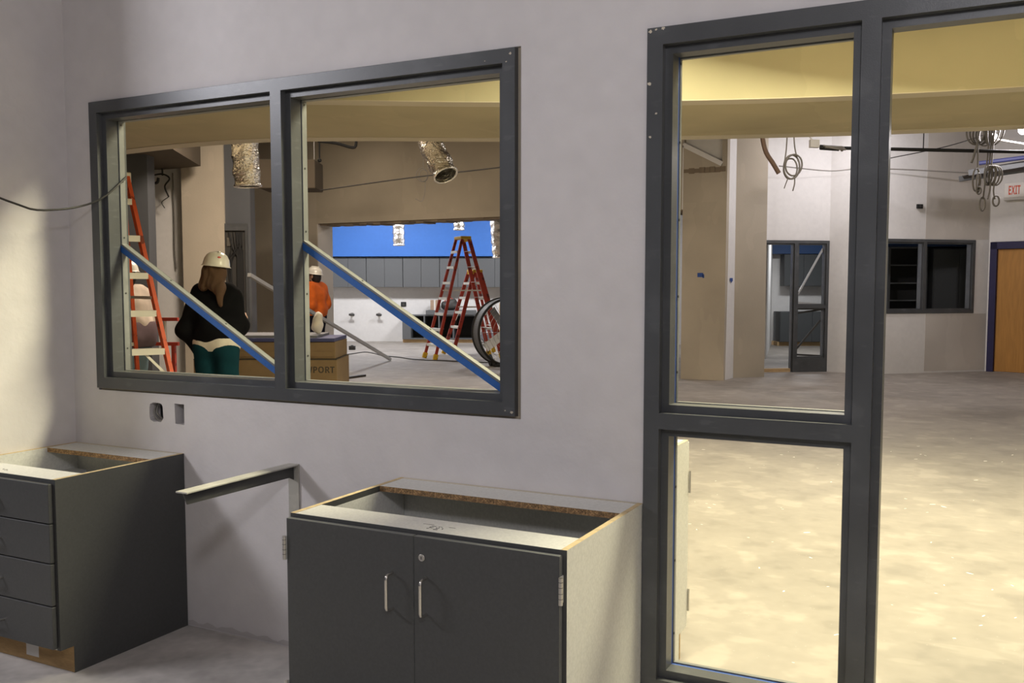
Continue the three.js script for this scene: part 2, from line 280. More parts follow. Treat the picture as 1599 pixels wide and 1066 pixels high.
// header wall across the hall at z = -11.3
{
  const g = structG('wall_header', 'tan drywall header over the wide opening to the blue kitchen', 'wall');
  mesh('drywall', [bx(-13.4, -11.25, 0, 4.85, -11.45, -11.3), bx(-11.25, -3.55, 2.585, 4.85, -11.45, -11.3)].slice(0, 1), M.beige, g);
  mesh('header_board', bx(-11.25, -4.23, 2.60, 4.85, -11.45, -11.3), M.tan, g);
  mesh('opening_return', bx(-11.25, -11.235, 0, 2.6, -11.75, -11.31), M.whitePatch, g);
  const rag = []; for (let i = 0; i < 46; i++) { const x0 = -11.2 + i * 0.1515, k = hash(i, 2, 8); rag.push(bx(x0, x0 + 0.155, 2.548 + 0.03 * k, 2.61, -11.75, -11.315 - 0.03 * hash(i, 4, 9))); }
  mesh('ragged_edge', rag, M.beigeDark, g);
  // column at the right end, its top cut on a slant
  const s = new THREE.Shape([[-4.225, 0], [-3.555, 0], [-3.545, 4.85], [-3.635, 4.85], [-3.625, 3.22], [-4.225, 3.55]].map(p => new THREE.Vector2(...p)));
  const cg = new THREE.ExtrudeGeometry(s, { depth: 0.15, bevelEnabled: false }); cg.translate(0, 0, -11.45);
  mesh('column', cg, M.beige, g);
  mesh('slanted_bead', bar(V(-4.225, 3.575, -11.31), V(-3.628, 3.255, -11.31), 0.07, 0.03, V(0, 1, 0)), M.white, g);
  mesh('added_notch_panel', bx(-4.225, -3.60, 3.18, 4.85, -11.47, -11.43), M.white, g);  // added white panel in place of the brightly lit space beyond
  mesh('joint_band', [0, 1, 2, 3, 4, 5, 6, 7].map(i => bx(-4.215 + i * 0.08, -4.13 + i * 0.08, 3.13 + 0.03 * hash(i, 1, 1), 3.20 + 0.03 * hash(i, 7, 2), -11.30, -11.296)), M.beigeDark, g);
  mesh('edge_bead', [bx(-4.237, -4.222, 2.60, 3.6, -11.46, -11.295)], M.white, g);
}
// the angled walls at the right: [from, to] in plan, front face on the right-hand side of the walk
function wallRun(name, label, a, b, y0, y1, material, holes = [], th = 0.14) {
  const dx = b[0] - a[0], dz = b[1] - a[1], L = Math.hypot(dx, dz), turn = Math.atan2(-dz, dx);
  const g = structG(name, label, 'wall', [a[0], 0, a[1]], turn);
  const s = new THREE.Shape([[0, y0], [L, y0], [L, y1], [0, y1]].map(p => new THREE.Vector2(...p)));
  for (const [x0, x1, h0, h1] of holes) s.holes.push(new THREE.Path([[x0, h0], [x0, h1], [x1, h1], [x1, h0]].map(p => new THREE.Vector2(...p))));
  const e = new THREE.ExtrudeGeometry(s, { depth: th, bevelEnabled: false }); e.translate(0, 0, -th);
  mesh('drywall', e, material, g); return g;
}
wallRun('wall_column_return', 'narrow white side of the tan column', [-3.56, -11.31], [-3.53, -11.79], 0, 4.85, M.white, [], 0.05);
wallRun('wall_column_angle', 'tan angled wall panel right of the column', [-3.54, -11.78], [-3.135, -12.19], 0, 4.85, M.beige, []);
wallRun('wall_bend', 'end of the angled tan wall panel', [-3.135, -12.19], [-3.42, -12.75], 0, 4.85, M.beige, [], 0.05);
const DA = [-3.7, -12.672], DB = [-2.401, -13.624];                    // wall with the far doorway
const DL = Math.hypot(DB[0] - DA[0], DB[1] - DA[1]);
wallRun('wall_doorway', 'white wall with the far grey door frame', DA, DB, 0, 4.85, M.white, [[DL - 1.165, DL - 0.002, 0.001, 2.19]]);
wallRun('wall_corner', 'bright white wall beside the far doorway', [-2.401, -13.624], [-1.70, -13.40], 0, 4.85, M.white);
const WA = [-1.70, -13.40], WB = [-0.026, -14.927], WL = Math.hypot(WB[0] - WA[0], WB[1] - WA[1]);
const wOff = Math.hypot(-1.51 + 1.70, -13.574 + 13.40);
const wr = wallRun('wall_angle', 'pale angled wall with the far strip window', WA, WB, 0, 4.85, M.white, [[0.03, wOff + 1.735, 0.985, 2.2]]);
mesh('patch', bx(wOff + 0.79, WL - 0.02, 0.03, 0.975, 0, 0.003), M.whitePatch, wr, 'duller unpainted patch');
mesh('patch', bx(wOff + 0.74, WL - 0.02, 2.21, 4.4, 0, 0.003), M.whitePatch, wr, 'duller unpainted patch');
const EA = [-0.026, -14.927], EB = [3.6, -13.66], EL = Math.hypot(EB[0] - EA[0], EB[1] - EA[1]), ETURN = Math.atan2(-(EB[1] - EA[1]), EB[0] - EA[0]);
wallRun('wall_exit', 'white wall with the oak exit door', EA, EB, 0, 4.85, M.white, [[0.03, 1.15, 0.001, 2.17]]);
struct('wall_exit_end', 'wall closing the corner by the exit', 'wall', bx(3.6, 9, 0, 4.85, -13.8, -13.66), M.white);
// rooms seen through the far openings
struct('wall_rear_room', 'white back wall of the room behind the far doorway', 'wall', turned([bx(-3.6, 9, 0, 3.2, -0.1, 0)], [...(() => { const [x, z] = K(5.0, 23.3); return [x, 0, z]; })()], YAW), M.white);
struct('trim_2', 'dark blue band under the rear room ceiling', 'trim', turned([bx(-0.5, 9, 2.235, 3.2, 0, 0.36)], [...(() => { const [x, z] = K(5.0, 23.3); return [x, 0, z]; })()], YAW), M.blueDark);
wallRun('wall_rear_side', 'grey side wall of the rear room', K(5.05, 18.6), K(6.36, 23.0), 0, 3.2, M.white, [], 0.1);
// kitchen
const KW = (() => { const [x, z] = K(-2.6, 24.66); return [x, 0, z]; })(), KTURN = YAW - 0.05;
struct('wall_kitchen', 'white back wall of the kitchen', 'wall', turned([bx(-4.2, 4.6, 0, 4.2, -0.12, 0)], KW, KTURN), M.white);
struct('trim_3', 'bright blue bulkhead over the kitchen wall cabinets', 'trim', turned([rbx(-3.4, 4.6, 2.215, 3.6, 0.001, 0.40, 0.01)], KW, KTURN), M.bluePaint);
struct('wall_kitchen_side', 'left side wall of the kitchen', 'wall', turned([bx(-3.3, -3.18, 0, 3.6, 0.41, 5.5)], KW, KTURN), M.white);

// left of the hall: piers between pane one
const PIER = (name, label, r0, r1, y0, y1, d, m, th = 0.25) => { const t = structG(name, label, 'wall', (() => { const [x, z] = K((r0 + r1) / 2, d); return [x, 0, z]; })(), YAW); mesh('drywall', bx(-(r1 - r0) / 2, (r1 - r0) / 2, y0, y1, -th, 0), m, t); return t; };
PIER('wall_pier_1', 'dark grey wall pier behind the orange ladder', -6.6, -4.66, 0, 4.85, 12.1, M.greyWall);
PIER('wall_recess', 'pale recessed wall left of the tan pier', -5.5, -4.5, 0, 3.3, 13.64, M.white);
PIER('wall_pier_2', 'tan wall pier left of the electrical panel', -4.70, -4.10, 0, 4.85, 13.45, M.beige);
PIER('wall_pier_3', 'dark grey pier holding the electrical panel', -4.155, -3.74, 0, 4.85, 13.5, M.greyWall);
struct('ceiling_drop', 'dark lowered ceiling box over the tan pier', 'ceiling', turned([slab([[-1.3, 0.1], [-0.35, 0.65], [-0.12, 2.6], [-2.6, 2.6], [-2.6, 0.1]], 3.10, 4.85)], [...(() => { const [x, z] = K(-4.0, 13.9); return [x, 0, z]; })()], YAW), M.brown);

// ───────────────────────── lamps ─────────────────────────
panelLamp('ceiling_lamp', 'warm wide lamp panel up in the light well', LIGHT.well, [-0.1, 4.52, -2.25], 2.6, 1.2, 0, 4.85);
panelLamp('ceiling_lamp', 'kitchen lamp left of the blue bulkhead', LIGHT.kitchen, [...K(-3.6, 21.6)].reduce((a, v, i) => (i ? [a[0], 4.2, v] : [v]), []), 1.2, 0.6, YAW, 4.85);
panelLamp('ceiling_lamp', 'kitchen lamp over the red ladders', LIGHT.kitchen, [...K(0.4, 21.4)].reduce((a, v, i) => (i ? [a[0], 4.2, v] : [v]), []), 1.2, 0.6, YAW, 4.85);
panelLamp('ceiling_lamp', 'white lamp over the bright corner by the far doorway', LIGHT.corner, [...K(5.15, 14.3)].reduce((a, v, i) => (i ? [a[0], 4.25, v] : [v]), []), 0.6, 0.3, YAW, 4.85);
panelLamp('ceiling_lamp', 'warm lamp over the workers by the electrical panel', LIGHT.west, [...K(-2.4, 11.0)].reduce((a, v, i) => (i ? [a[0], 4.2, v] : [v]), []), 1.2, 0.6, YAW, 4.85);
panelLamp('ceiling_lamp', 'added warm fill lamp over the tan wall by the kitchen opening', LIGHT.west2, [...K(-3.3, 15.2)].reduce((a, v, i) => (i ? [a[0], 4.3, v] : [v]), []), 1.2, 0.6, YAW, 4.85);
panelLamp('ceiling_lamp', 'added warm fill lamp between the soffit and the tan column', LIGHT.hall, [...K(3.3, 10.2)].reduce((a, v, i) => (i ? [a[0], 4.3, v] : [v]), []), 1.2, 0.6, YAW, 4.85);
panelLamp('ceiling_lamp', 'lamp in the room behind the far doorway', LIGHT.rear, [...K(6.6, 20.4)].reduce((a, v, i) => (i ? [a[0], 3.0, v] : [v]), []), 1.0, 0.5, YAW, 4.85);
function fillGlobe(label, spec, [x, y, z], rad) {
  const t = thing('fill_globe', label, 'lamp', [x, y, z]);
  mesh('globe', new THREE.SphereGeometry(rad, 32, 20), glow(spec.c, 3), t);
  mesh('socket', rod(V(0, rad - 0.005, 0), V(0, rad + 0.07, 0), 0.05, 0.035, 18), M.rubber, t);
  mesh('cord', rod(V(0, rad + 0.07, 0), V(0, 3.45 - y, 0), 0.006), M.cable, t);
  const L = new THREE.PointLight(new THREE.Color().setRGB(...spec.c), spec.k, 0, 2); L.castShadow = true; L.shadow.radius = rad / 0.02; t.add(L);
}
{ // flood panel hung under the ceiling, tilted towards the partition
  const t = thing('flood_lamp', 'tilted flood panel beyond the wing wall left of the room', 'lamp', [-5.2, 3.12, 2.72]);
  t.quaternion.setFromRotationMatrix(new THREE.Matrix4().lookAt(V(-5.2, 3.12, 2.72), V(-1.6, 1.3, 0), V(0, 1, 0)));
  mesh('housing', rbx(-0.62, 0.62, -0.23, 0.23, 0.012, 0.07, 0.01), M.alu, t);
  mesh('diffuser', bx(-0.58, 0.58, -0.19, 0.19, 0, 0.012), glow(LIGHT.room.c, 2.5), t);
  mesh('yoke', [bar(V(-0.64, 0, 0.04), V(-0.64, 0.24, 0.14), 0.02, 0.03), bar(V(0.64, 0, 0.04), V(0.64, 0.24, 0.14), 0.02, 0.03), bar(V(-0.64, 0.24, 0.14), V(0.64, 0.24, 0.14), 0.03, 0.02)], M.rubber, t);
  const L = new THREE.RectAreaLight(new THREE.Color().setRGB(...LIGHT.room.c), LIGHT.room.k, 1.16, 0.38); L.position.set(0, 0, -0.012); L.castShadow = true; t.add(L);
}
fillGlobe('added unseen fill globe behind the viewpoint', LIGHT.room2, [0.4, 2.95, 3.5], 0.19);
function bulbLamp(label, r, y, d, k) {
  const t = thing('hanging_bulb', label, 'lamp', (() => { const p = KP(r, y, d); return [p.x, p.y, p.z]; })(), 0, 'temporary hanging bulbs');
  mesh('bulb', [new THREE.SphereGeometry(0.055, 20, 14)], glow([1, 0.94, 0.97], 9), t);
  mesh('socket', [rod(V(0, 0.05, 0), V(0, 0.12, 0), 0.025)], M.rubber, t);
  mesh('cord', [rod(V(0, 0.12, 0), V(0, 4.85 - y, 0), 0.006)], M.cable, t);
  const L = new THREE.PointLight(new THREE.Color(1, 0.94, 0.97), k, 0, 2); L.castShadow = true; L.shadow.radius = 2.5; t.add(L);
}
bulbLamp('glaring bulb by the cable bundle at the right edge', 6.45, 3.39, 12.0, 3.5);
bulbLamp('small lit bulb behind the cable bundle', 6.28, 3.36, 12.4, 1.5);

// ───────────────────────── framed openings ─────────────────────────
const STOP = 0.024;
// one welded frame: openings [x0,x1,y0,y1,glazed] measured to the face edges
function hollowFrame(name, label, pos, turn, W, H, openings, beadMat = M.bead, simple = false, y0 = 0, gap = 0.006) {
  const f = structG(name, label, name.startsWith('door') ? 'door frame' : 'window frame', pos, turn);
  const hs = openings.map(o => o.slice(0, 4)), ins = openings.map(([a, b, c, d, g]) => [a + STOP, b - STOP, (g ? c + STOP : c), d - STOP]);
  mesh('frame', [plate(W, H, hs, -0.028, 0, 0, y0), plate(W, H, ins, -0.085, -0.028, 0, y0), plate(W, H, hs, -0.150, -0.085, 0, y0)], M.frame, f);
  if (!simple) for (const [a, b, c, d, g] of openings) if (g) {
    const z0 = -0.1185, z1 = -0.085 - gap, k = STOP + 0.002;
    for (const [p, q, r, s, vert] of [[a, a + k, c, d, 1], [b - k, b, c, d, 1], [a + k, b - k, d - k, d, 0], [a + k, b - k, c, c + k, 0]]) {
      const bead = mesh('glazing_bead', rbx(p, q, r, s, z0, z1, 0.0015), beadMat, f);
      if (vert) { const nx = p === a ? q : p, sg = p === a ? 1 : -1; for (let y = c + 0.12; y < d; y += 0.24) mesh('screw', rod(V(nx - sg * 0.001, y, -0.104), V(nx + sg * 0.0012, y, -0.104), 0.0042, 0.0042, 8), M.screw, bead); }
    }
  }
  return f;
}
const F = 0.049;
const win = hollowFrame('window_1', 'dark grey two-light window frame above the base cabinets', [-3.424, 0, 0], 0, 2.021, 1.211,
  [[F - 0.003, 0.990, 0.972 + 0.046, 2.183 - 0.046, 1], [1.041, 2.021 - 0.046, 0.972 + 0.046, 2.183 - 0.046, 1]], M.bead, false, 0.972);
const side = hollowFrame('door_1', 'charcoal door frame with a glazed sidelight at the right', [-0.951, 0, 0.001], 0, 1.645, 2.186,
  [[F, 0.616, 1.014, 2.186 - 0.052, 1], [F, 0.616, 0.165, 0.964, 1], [0.667, 1.596, 0, 2.186 - 0.052, 0]], M.bead, false, 0, 0.017);
// scuffed filler on the corners of the frames
{
  const blobs = (list) => list.map(([x, y, r, s]) => { const pts = []; for (let i = 0; i < 14; i++) { const a = i / 14 * 6.283, q = r * (0.6 + 0.6 * hash(i, s, 5)); pts.push(new THREE.Vector2(x + q * Math.cos(a), y + q * 0.8 * Math.sin(a))); } const g = new THREE.ExtrudeGeometry(new THREE.Shape(pts), { depth: 0.0007, bevelEnabled: false }); return g; });
  mesh('filler_smear', blobs([[0.01, 2.176, 0.006, 1], [0.028, 2.18, 0.004, 2], [0.05, 2.181, 0.006, 3], [0.008, 2.02, 0.007, 4], [0.03, 1.93, 0.004, 6], [0.012, 1.86, 0.005, 7]]), M.mud, side, 'pale wall filler smears');
  mesh('filler_smear', blobs([[2.005, 2.165, 0.005, 1], [1.99, 2.14, 0.003, 2], [2.01, 0.985, 0.006, 3], [1.985, 0.99, 0.003, 5], [1.91, 2.15, 0.002, 6]]), M.mud, win, 'pale wall filler smears');
}
// braces: loose glazing channels wedged across each light, blue film on the face
function brace(label, a, b, h) {
  const t = thing('brace_bar', label, 'brace');
  const d = b.clone().sub(a).normalize(), n = V(-d.y, d.x, 0);
  mesh('channel', [bar(a.clone().addScaledVector(n, h * 0.5 - 0.004), b.clone().addScaledVector(n, h * 0.5 - 0.004), 0.008, 0.03, n), bar(a.clone().add(V(0, 0, -0.013)), b.clone().add(V(0, 0, -0.013)), h, 0.003, n)], M.bead, t);
  mesh('blue_film', [bar(a.clone().addScaledVector(n, -0.005).add(V(0, 0, 0.0135)), b.clone().addScaledVector(n, -0.005).add(V(0, 0, 0.0135)), h - 0.008, 0.003, n)], M.blueFilm, t);
  for (const k of [0.3, 0.62, 0.94]) { const p = a.clone().lerp(b, k).addScaledVector(n, h * 0.5); mesh('screw', rod(p, p.clone().addScaledVector(n, 0.0015), 0.004, 0.004, 8), M.screw, t); }
}
brace('blue filmed metal bar slanting across the left window light', V(-3.372, 1.585, -0.104), V(-2.425, 1.030, -0.104), 0.032);
brace('blue filmed metal bar slanting across the right window light', V(-2.38, 1.578, -0.104), V(-1.452, 1.030, -0.104), 0.032);
// black-blue gasket film left in the sidelight's glass slot
{
  const t = thing('film_strip', 'dark blue film strip left in the sidelight glazing slot', 'film');
  mesh('strip', [bx(-0.9015, -0.8795, 0.17, 0.96, -0.101, -0.0856), bx(-0.9015, -0.8795, 1.02, 2.13, -0.101, -0.0856), bx(-0.879, -0.34, 0.1655, 0.186, -0.101, -0.0856)], M.blueTape, t);
}
// far doorway frame, far window
const dTurn = Math.atan2(-(DB[1] - DA[1]), DB[0] - DA[0]);
{
  const ux = (DB[0] - DA[0]) / DL, uz = (DB[1] - DA[1]) / DL, o = DL - 1.163;
  const p = [DA[0] + ux * o, 0, DA[1] + uz * o];
  const f = hollowFrame('door_2', 'far grey door frame with braced sidelight', [p[0] - uz * 0.012, 0, p[2] + ux * 0.012], dTurn, 1.161, 2.188,
    [[0.03, 0.545, 0, 2.14, 0], [0.612, 1.11, 1.115, 2.14, 1], [0.612, 1.11, 0.235, 1.065, 1]], M.frame, true);
  mesh('brace', [bar(V(0.63, 1.25, -0.09), V(1.09, 2.06, -0.09), 0.02, 0.03, V(0, 0, 1)), bar(V(0.62, 1.16, -0.09), V(1.1, 1.125, -0.09), 0.016, 0.03, V(0, 0, 1))], M.galv, f);
  mesh('brace', [bar(V(0.63, 0.36, -0.09), V(1.07, 0.86, -0.09), 0.02, 0.03, V(0, 0, 1)), bar(V(0.63, 0.98, -0.09), V(1.1, 1.045, -0.09), 0.016, 0.03, V(0, 0, 1)), bar(V(0.62, 0.29, -0.09), V(1.1, 0.26, -0.09), 0.016, 0.03, V(0, 0, 1))], M.darkMetal, f);
  mesh('sill_plate', bx(-0.1, 0.57, 0.002, 0.06, -0.12, -0.03), M.pine, f, 'pale timber sill plate');
}
const wTurn = Math.atan2(-(WB[1] - WA[1]), WB[0] - WA[0]);
{
  const ux = (WB[0] - WA[0]) / WL, uz = (WB[1] - WA[1]) / WL, o = 0.025;
  hollowFrame('window_2', 'far grey two-light window frame in the angled wall', [WA[0] + ux * o - uz * 0.012, 0, WA[1] + uz * o + ux * 0.012], wTurn, wOff + 1.73 - 0.025, 1.208,
    [[0.05, wOff + 0.69, 1.04, 2.15, 1], [wOff + 0.745, wOff + 1.73 - 0.075, 1.04, 2.15, 1]], M.frame, true, 0.988);
}
{ // oak exit door in its navy frame
  const f = structG('door_3', 'golden oak exit door in a navy blue frame', 'door', [EA[0], 0, EA[1]], ETURN);
  mesh('door_frame', [bx(0.03, 0.135, 0, 2.165, -0.1, 0.035), bx(1.045, 1.15, 0, 2.165, -0.1, 0.035), bx(0.03, 1.15, 2.05, 2.165, -0.1, 0.035)], M.navy, f);
  mesh('door_leaf', rbx(0.138, 1.042, 0.008, 2.047, -0.06, -0.015, 0.003), M.oak, f);
  mesh('door_handle', [rod(V(0.97, 1.0, -0.015), V(0.97, 1.0, 0.04), 0.012), rod(V(0.97, 1.0, 0.04), V(0.87, 1.0, 0.045), 0.009)], M.steel, f);
}

// ───────────────────────── near room: cabinets ─────────────────────────
const H = 0.722, D = 0.588, ZB = -0.010;
function pull(parent, x, y0, y1, z, horizontal = false) {              // bow handle
  const r = 0.0045, o = 0.034, c = 0.012, P = [];
  const pt = (t, q) => (horizontal ? V(t, x, z + q) : V(x, t, z + q));
  for (const [t, q] of [[y0, -0.002], [y0, o - c], [y0 + c * 0.3, o - c * 0.3], [y0 + c, o], [(y0 + y1) / 2, o], [y1 - c, o], [y1 - c * 0.3, o - c * 0.3], [y1, o - c], [y1, -0.002]]) P.push(pt(t, q));
  return mesh('handle', new THREE.TubeGeometry(new THREE.CatmullRomCurve3(P, false, 'catmullrom', 0.1), 60, r, 10, false), M.nickel, parent, 'satin metal bow handle');
}
function hinge(parent, x, y, z, sg) {                                  // five-knuckle hinge at door edge; sg = outward side
  const h = mesh('hinge', [rod(V(x + sg * 0.006, y - 0.036, z + 0.004), V(x + sg * 0.006, y + 0.036, z + 0.004), 0.0058, 0.0058, 12)], M.steel, parent, 'bare steel hinge');
  mesh('leaf', [bx(x, x + sg * 0.0025, y - 0.036, y + 0.036, z - 0.026, z + 0.003)], M.melamine, h);
  mesh('slot', [-1, 1].map(k => bx(x + sg * 0.0024, x + sg * 0.0032, y + k * 0.016 - 0.009, y + k * 0.016 + 0.009, z - 0.011, z - 0.0075)), M.black, h);
  mesh('knuckle_gap', [-0.02, -0.006, 0.01, 0.024].map(k => rod(V(x + sg * 0.006, y + k, z + 0.004), V(x + sg * 0.006, y + k + 0.0012, z + 0.004), 0.0061, 0.0061, 12)), M.black, h);
  return h;
}
function carcass(t, W, leftMat, rightMat, toe) {                       // open-topped base cabinet, x 0..W, z from ZB to D
  const th = 0.018, shape = () => { const s = new THREE.Shape([[ZB, 0], [D - 0.055, 0], [D - 0.055, 0.10], [D, 0.10], [D, H], [ZB, H]].map(p => new THREE.Vector2(...p))); const g = new THREE.ExtrudeGeometry(s, { depth: th, bevelEnabled: false }); g.rotateY(-Math.PI / 2); return g; };
  mesh('side_panel', shape().translate(th, 0, 0), leftMat, t);
  mesh('side_panel', shape().translate(W, 0, 0), rightMat, t);
  for (const x of [0, W - th]) mesh('panel_edge', bx(x + 0.0006, x + th - 0.0006, H, H + 0.0007, ZB, D), M.chipPale, t, 'raw pale edge of side panel');
  mesh('back_panel', bx(th, W - th, 0.1, H - 0.02, ZB, ZB + 0.008), M.melamine, t);
  mesh('bottom_panel', bx(th, W - th, 0.10, 0.118, ZB + 0.008, D), M.melamine, t);
  const br = mesh('back_rail', bx(th, W - th, H - 0.019, H, ZB, ZB + 0.155), M.melamine, t);
  mesh('rail_edge', bx(th, W - th, H - 0.0188, H - 0.0002, ZB + 0.155, ZB + 0.1562), M.chip, br, 'raw particleboard edge');
  const bs = mesh('back_scribe', bx(th, W - th, H, H + 0.0008, ZB, ZB + 0.016), M.mud, t);
  const fr = mesh('front_rail', bx(th, W - th, H - 0.019, H, D - 0.125, D - 0.0008), M.melamine, t);
  mesh('front_edge', [bx(0, W, H - 0.022, H - 0.0003, D - 0.0008, D + 0.0004), bx(0, th, 0.10, H - 0.022, D, D + 0.0004), bx(W - th, W, 0.10, H - 0.022, D, D + 0.0004)], M.laminate, t);
  mesh('inner_left', bx(th, th + 0.001, 0.12, H - 0.02, ZB + 0.01, D - 0.01), M.melamine, t);
  mesh('inner_right', bx(W - th - 0.001, W - th, 0.12, H - 0.02, ZB + 0.01, D - 0.01), M.melamine, t);
  mesh('toe_kick', bx(0.0, W - (toe || 0), 0.002, 0.099, D - 0.072, D - 0.054), M.ply, t, 'raw plywood toe kick');
  return fr;
}
const ink = (list, y) => list.map(([x, z, w, l, a]) => { const g = new THREE.BoxGeometry(w, 0.0006, l); g.rotateY(a); g.translate(x, y, z); return g; });
{ // right: two-door cabinet
  const t = thing('base_cabinet', 'dark grey two-door base cabinet with open top beside the sidelight', 'cabinet', [-1.867, 0, 0]);
  const W = 0.913, fr = carcass(t, W, M.laminate, M.melamine);
  const zf = D + 0.003;
  for (const [x0, x1, hx, sg] of [[0.002, 0.4535, 0.385, -1], [0.4565, W - 0.012, 0.498, 1]]) {
    const d = mesh('door', rbx(x0, x1, 0.105, H - 0.012, zf, zf + 0.019, 0.0012), M.laminate, t);
    mesh('door_edge', [bx(x0 + 0.0008, x1 - 0.0008, H - 0.0122, H - 0.0115, zf + 0.0008, zf + 0.0185), bx(x1 - 0.0003, x1 + 0.0005, 0.106, H - 0.013, zf + 0.001, zf + 0.018)], M.edgeBand, d);
    pull(d, hx, 0.493, 0.597, zf + 0.019);
    hinge(d, sg < 0 ? x0 : x1, 0.620, zf + 0.019, sg);
    hinge(d, sg < 0 ? x0 : x1, 0.175, zf + 0.019, sg);
    if (sg > 0) {
      const lk = mesh('lock', [new THREE.TorusGeometry(0.0085, 0.0018, 10, 28).translate(0.482, 0.652, zf + 0.0195), rod(V(0.482, 0.652, zf + 0.018), V(0.482, 0.652, zf + 0.0215), 0.0075, 0.0068, 24)], M.steel, d, 'round cylinder lock');
      mesh('keyhole', bx(0.4808, 0.4832, 0.6475, 0.6565, zf + 0.0214, zf + 0.0219), M.black, lk);
    }
  }
  mesh('ink_marks', ink([[0.475, 0.532, 0.014, 0.0025, 0.1], [0.493, 0.533, 0.003, 0.006, 0.4], [0.500, 0.532, 0.008, 0.002, -0.3], [0.470, 0.546, 0.002, 0.012, 0.2], [0.476, 0.551, 0.010, 0.002, 0], [0.476, 0.543, 0.009, 0.002, 0.2], [0.492, 0.546, 0.002, 0.010, 0.5], [0.498, 0.547, 0.002, 0.009, -0.4], [0.495, 0.550, 0.008, 0.002, 0], [0.512, 0.547, 0.003, 0.009, 0.3], [0.497, 0.562, 0.013, 0.005, 0.1], [0.470, 0.559, 0.007, 0.003, 0.3], [0.45, 0.520, 0.035, 0.0012, 0.1], [0.53, 0.524, 0.022, 0.0012, 0]], H + 0.0004), M.ink, fr, 'handwritten pencil marks');
}
{ // left: four-drawer cabinet
  const W = 0.651, t = thing('base_cabinet', 'dark grey four-drawer base cabinet with open top in the left corner', 'cabinet', [-3.583, 0, 0]);
  const fr = carcass(t, W, M.melamine, M.laminate, 0.001);
  const zf = D + 0.003, ys = [0.107, 0.266, 0.4215, 0.5655, 0.711];
  for (let i = 0; i < 4; i++) {
    const d = mesh('drawer', rbx(0.004, W - 0.010, ys[i] + 0.0015, ys[i + 1] - 0.0025, zf, zf + 0.019, 0.003, 3), M.laminate, t);
    const y = (ys[i] + ys[i + 1]) / 2 + 0.005;
    pull(d, y - 0.012, 0.325 - 0.052, 0.325 + 0.048, zf + 0.019, true);
  }
  mesh('paper_label', bx(0.385, 0.455, 0.022, 0.088, D - 0.0545, D - 0.0535), M.paper, t, 'blank white paper label');
  mesh('ink_marks', ink([[0.30, 0.54, 0.004, 0.010, 0.5], [0.32, 0.545, 0.004, 0.012, -0.4], [0.335, 0.55, 0.006, 0.003, 0.2], [0.28, 0.555, 0.006, 0.004, 0.2]], H + 0.0004), M.ink, fr, 'faint pencil marks');
  const sl = mesh('drawer_slide', [bx(0.02, 0.10, 0.60, 0.612, 0.02, D - 0.04), bx(W - 0.1, W - 0.02, 0.60, 0.612, 0.02, D - 0.04), bx(0.02, W - 0.02, 0.585, 0.6, 0.12, D - 0.03)], M.melamine, t, 'pale drawer box inside');
}
{ // steel countertop bracket between the cabinets
  const t = thing('counter_bracket', 'steel angle bracket for the counter sticking out of the wall', 'bracket', [-2.355, 0, 0]);
  const m = mat([0.52, 0.50, 0.44], { map: T.primer, roughness: 0.5 });
  mesh('top_flange', rbx(-0.025, 0.025, 0.7245, 0.730, -0.011, 0.555, 0.001), m, t);
  const s = new THREE.Shape([[-0.011, 0.665], [0.02, 0.68], [0.53, 0.683], [0.548, 0.7245], [-0.011, 0.7245]].map(p => new THREE.Vector2(...p)));
  const g = new THREE.ExtrudeGeometry(s, { depth: 0.005, bevelEnabled: false }); g.rotateY(-Math.PI / 2); g.translate(0.0025, 0, 0);
  mesh('web', g, mat([0.075, 0.075, 0.07], { map: T.primer, roughness: 0.5 }), t, 'dark vertical web');
  mesh('wall_leg', rbx(-0.025, 0.025, 0.16, 0.7245, -0.0115, -0.0045, 0.001), m, t);
}
// cut-outs for sockets
{
  const t = thing('electrical_box', 'ragged round-cornered socket cut-out with coiled cable', 'electrical box', [-3.086, 0.883, 0]);
  mesh('back_box', [bx(-0.05, 0.05, -0.05, 0.05, -0.075, -0.072), bx(-0.05, -0.047, -0.05, 0.05, -0.072, -0.014), bx(0.047, 0.05, -0.05, 0.05, -0.072, -0.014), bx(-0.047, 0.047, 0.047, 0.05, -0.072, -0.014), bx(-0.047, 0.047, -0.05, -0.047, -0.072, -0.014)], M.black, t);
  mesh('cable', [tube([V(-0.03, 0.035, -0.05), V(-0.022, 0, -0.022), V(0, -0.035, -0.025), V(0.03, -0.03, -0.03), V(0.034, 0.02, -0.03), V(0.01, 0.04, -0.05)], 0.004), tube([V(-0.02, 0.04, -0.05), V(-0.008, 0.0, -0.024), V(0.012, -0.036, -0.04)], 0.0035)], M.cableGrey, t, 'grey cable loop');
  const u = thing('electrical_box', 'narrow rectangular socket cut-out right of the ragged one', 'electrical box', [-2.953, 0.883, 0]);
  mesh('back_box', [bx(-0.03, 0.03, -0.046, 0.046, -0.075, -0.072), bx(-0.03, -0.027, -0.046, 0.046, -0.072, -0.013), bx(0.0245, 0.0275, -0.046, 0.046, -0.072, -0.013), bx(-0.027, 0.027, 0.043, 0.046, -0.072, -0.013), bx(-0.027, 0.027, -0.046, -0.043, -0.072, -0.013)], M.black, u);
  mesh('dark_back', bx(-0.026, 0.026, -0.043, 0.043, -0.0715, -0.07), M.black, u);
}
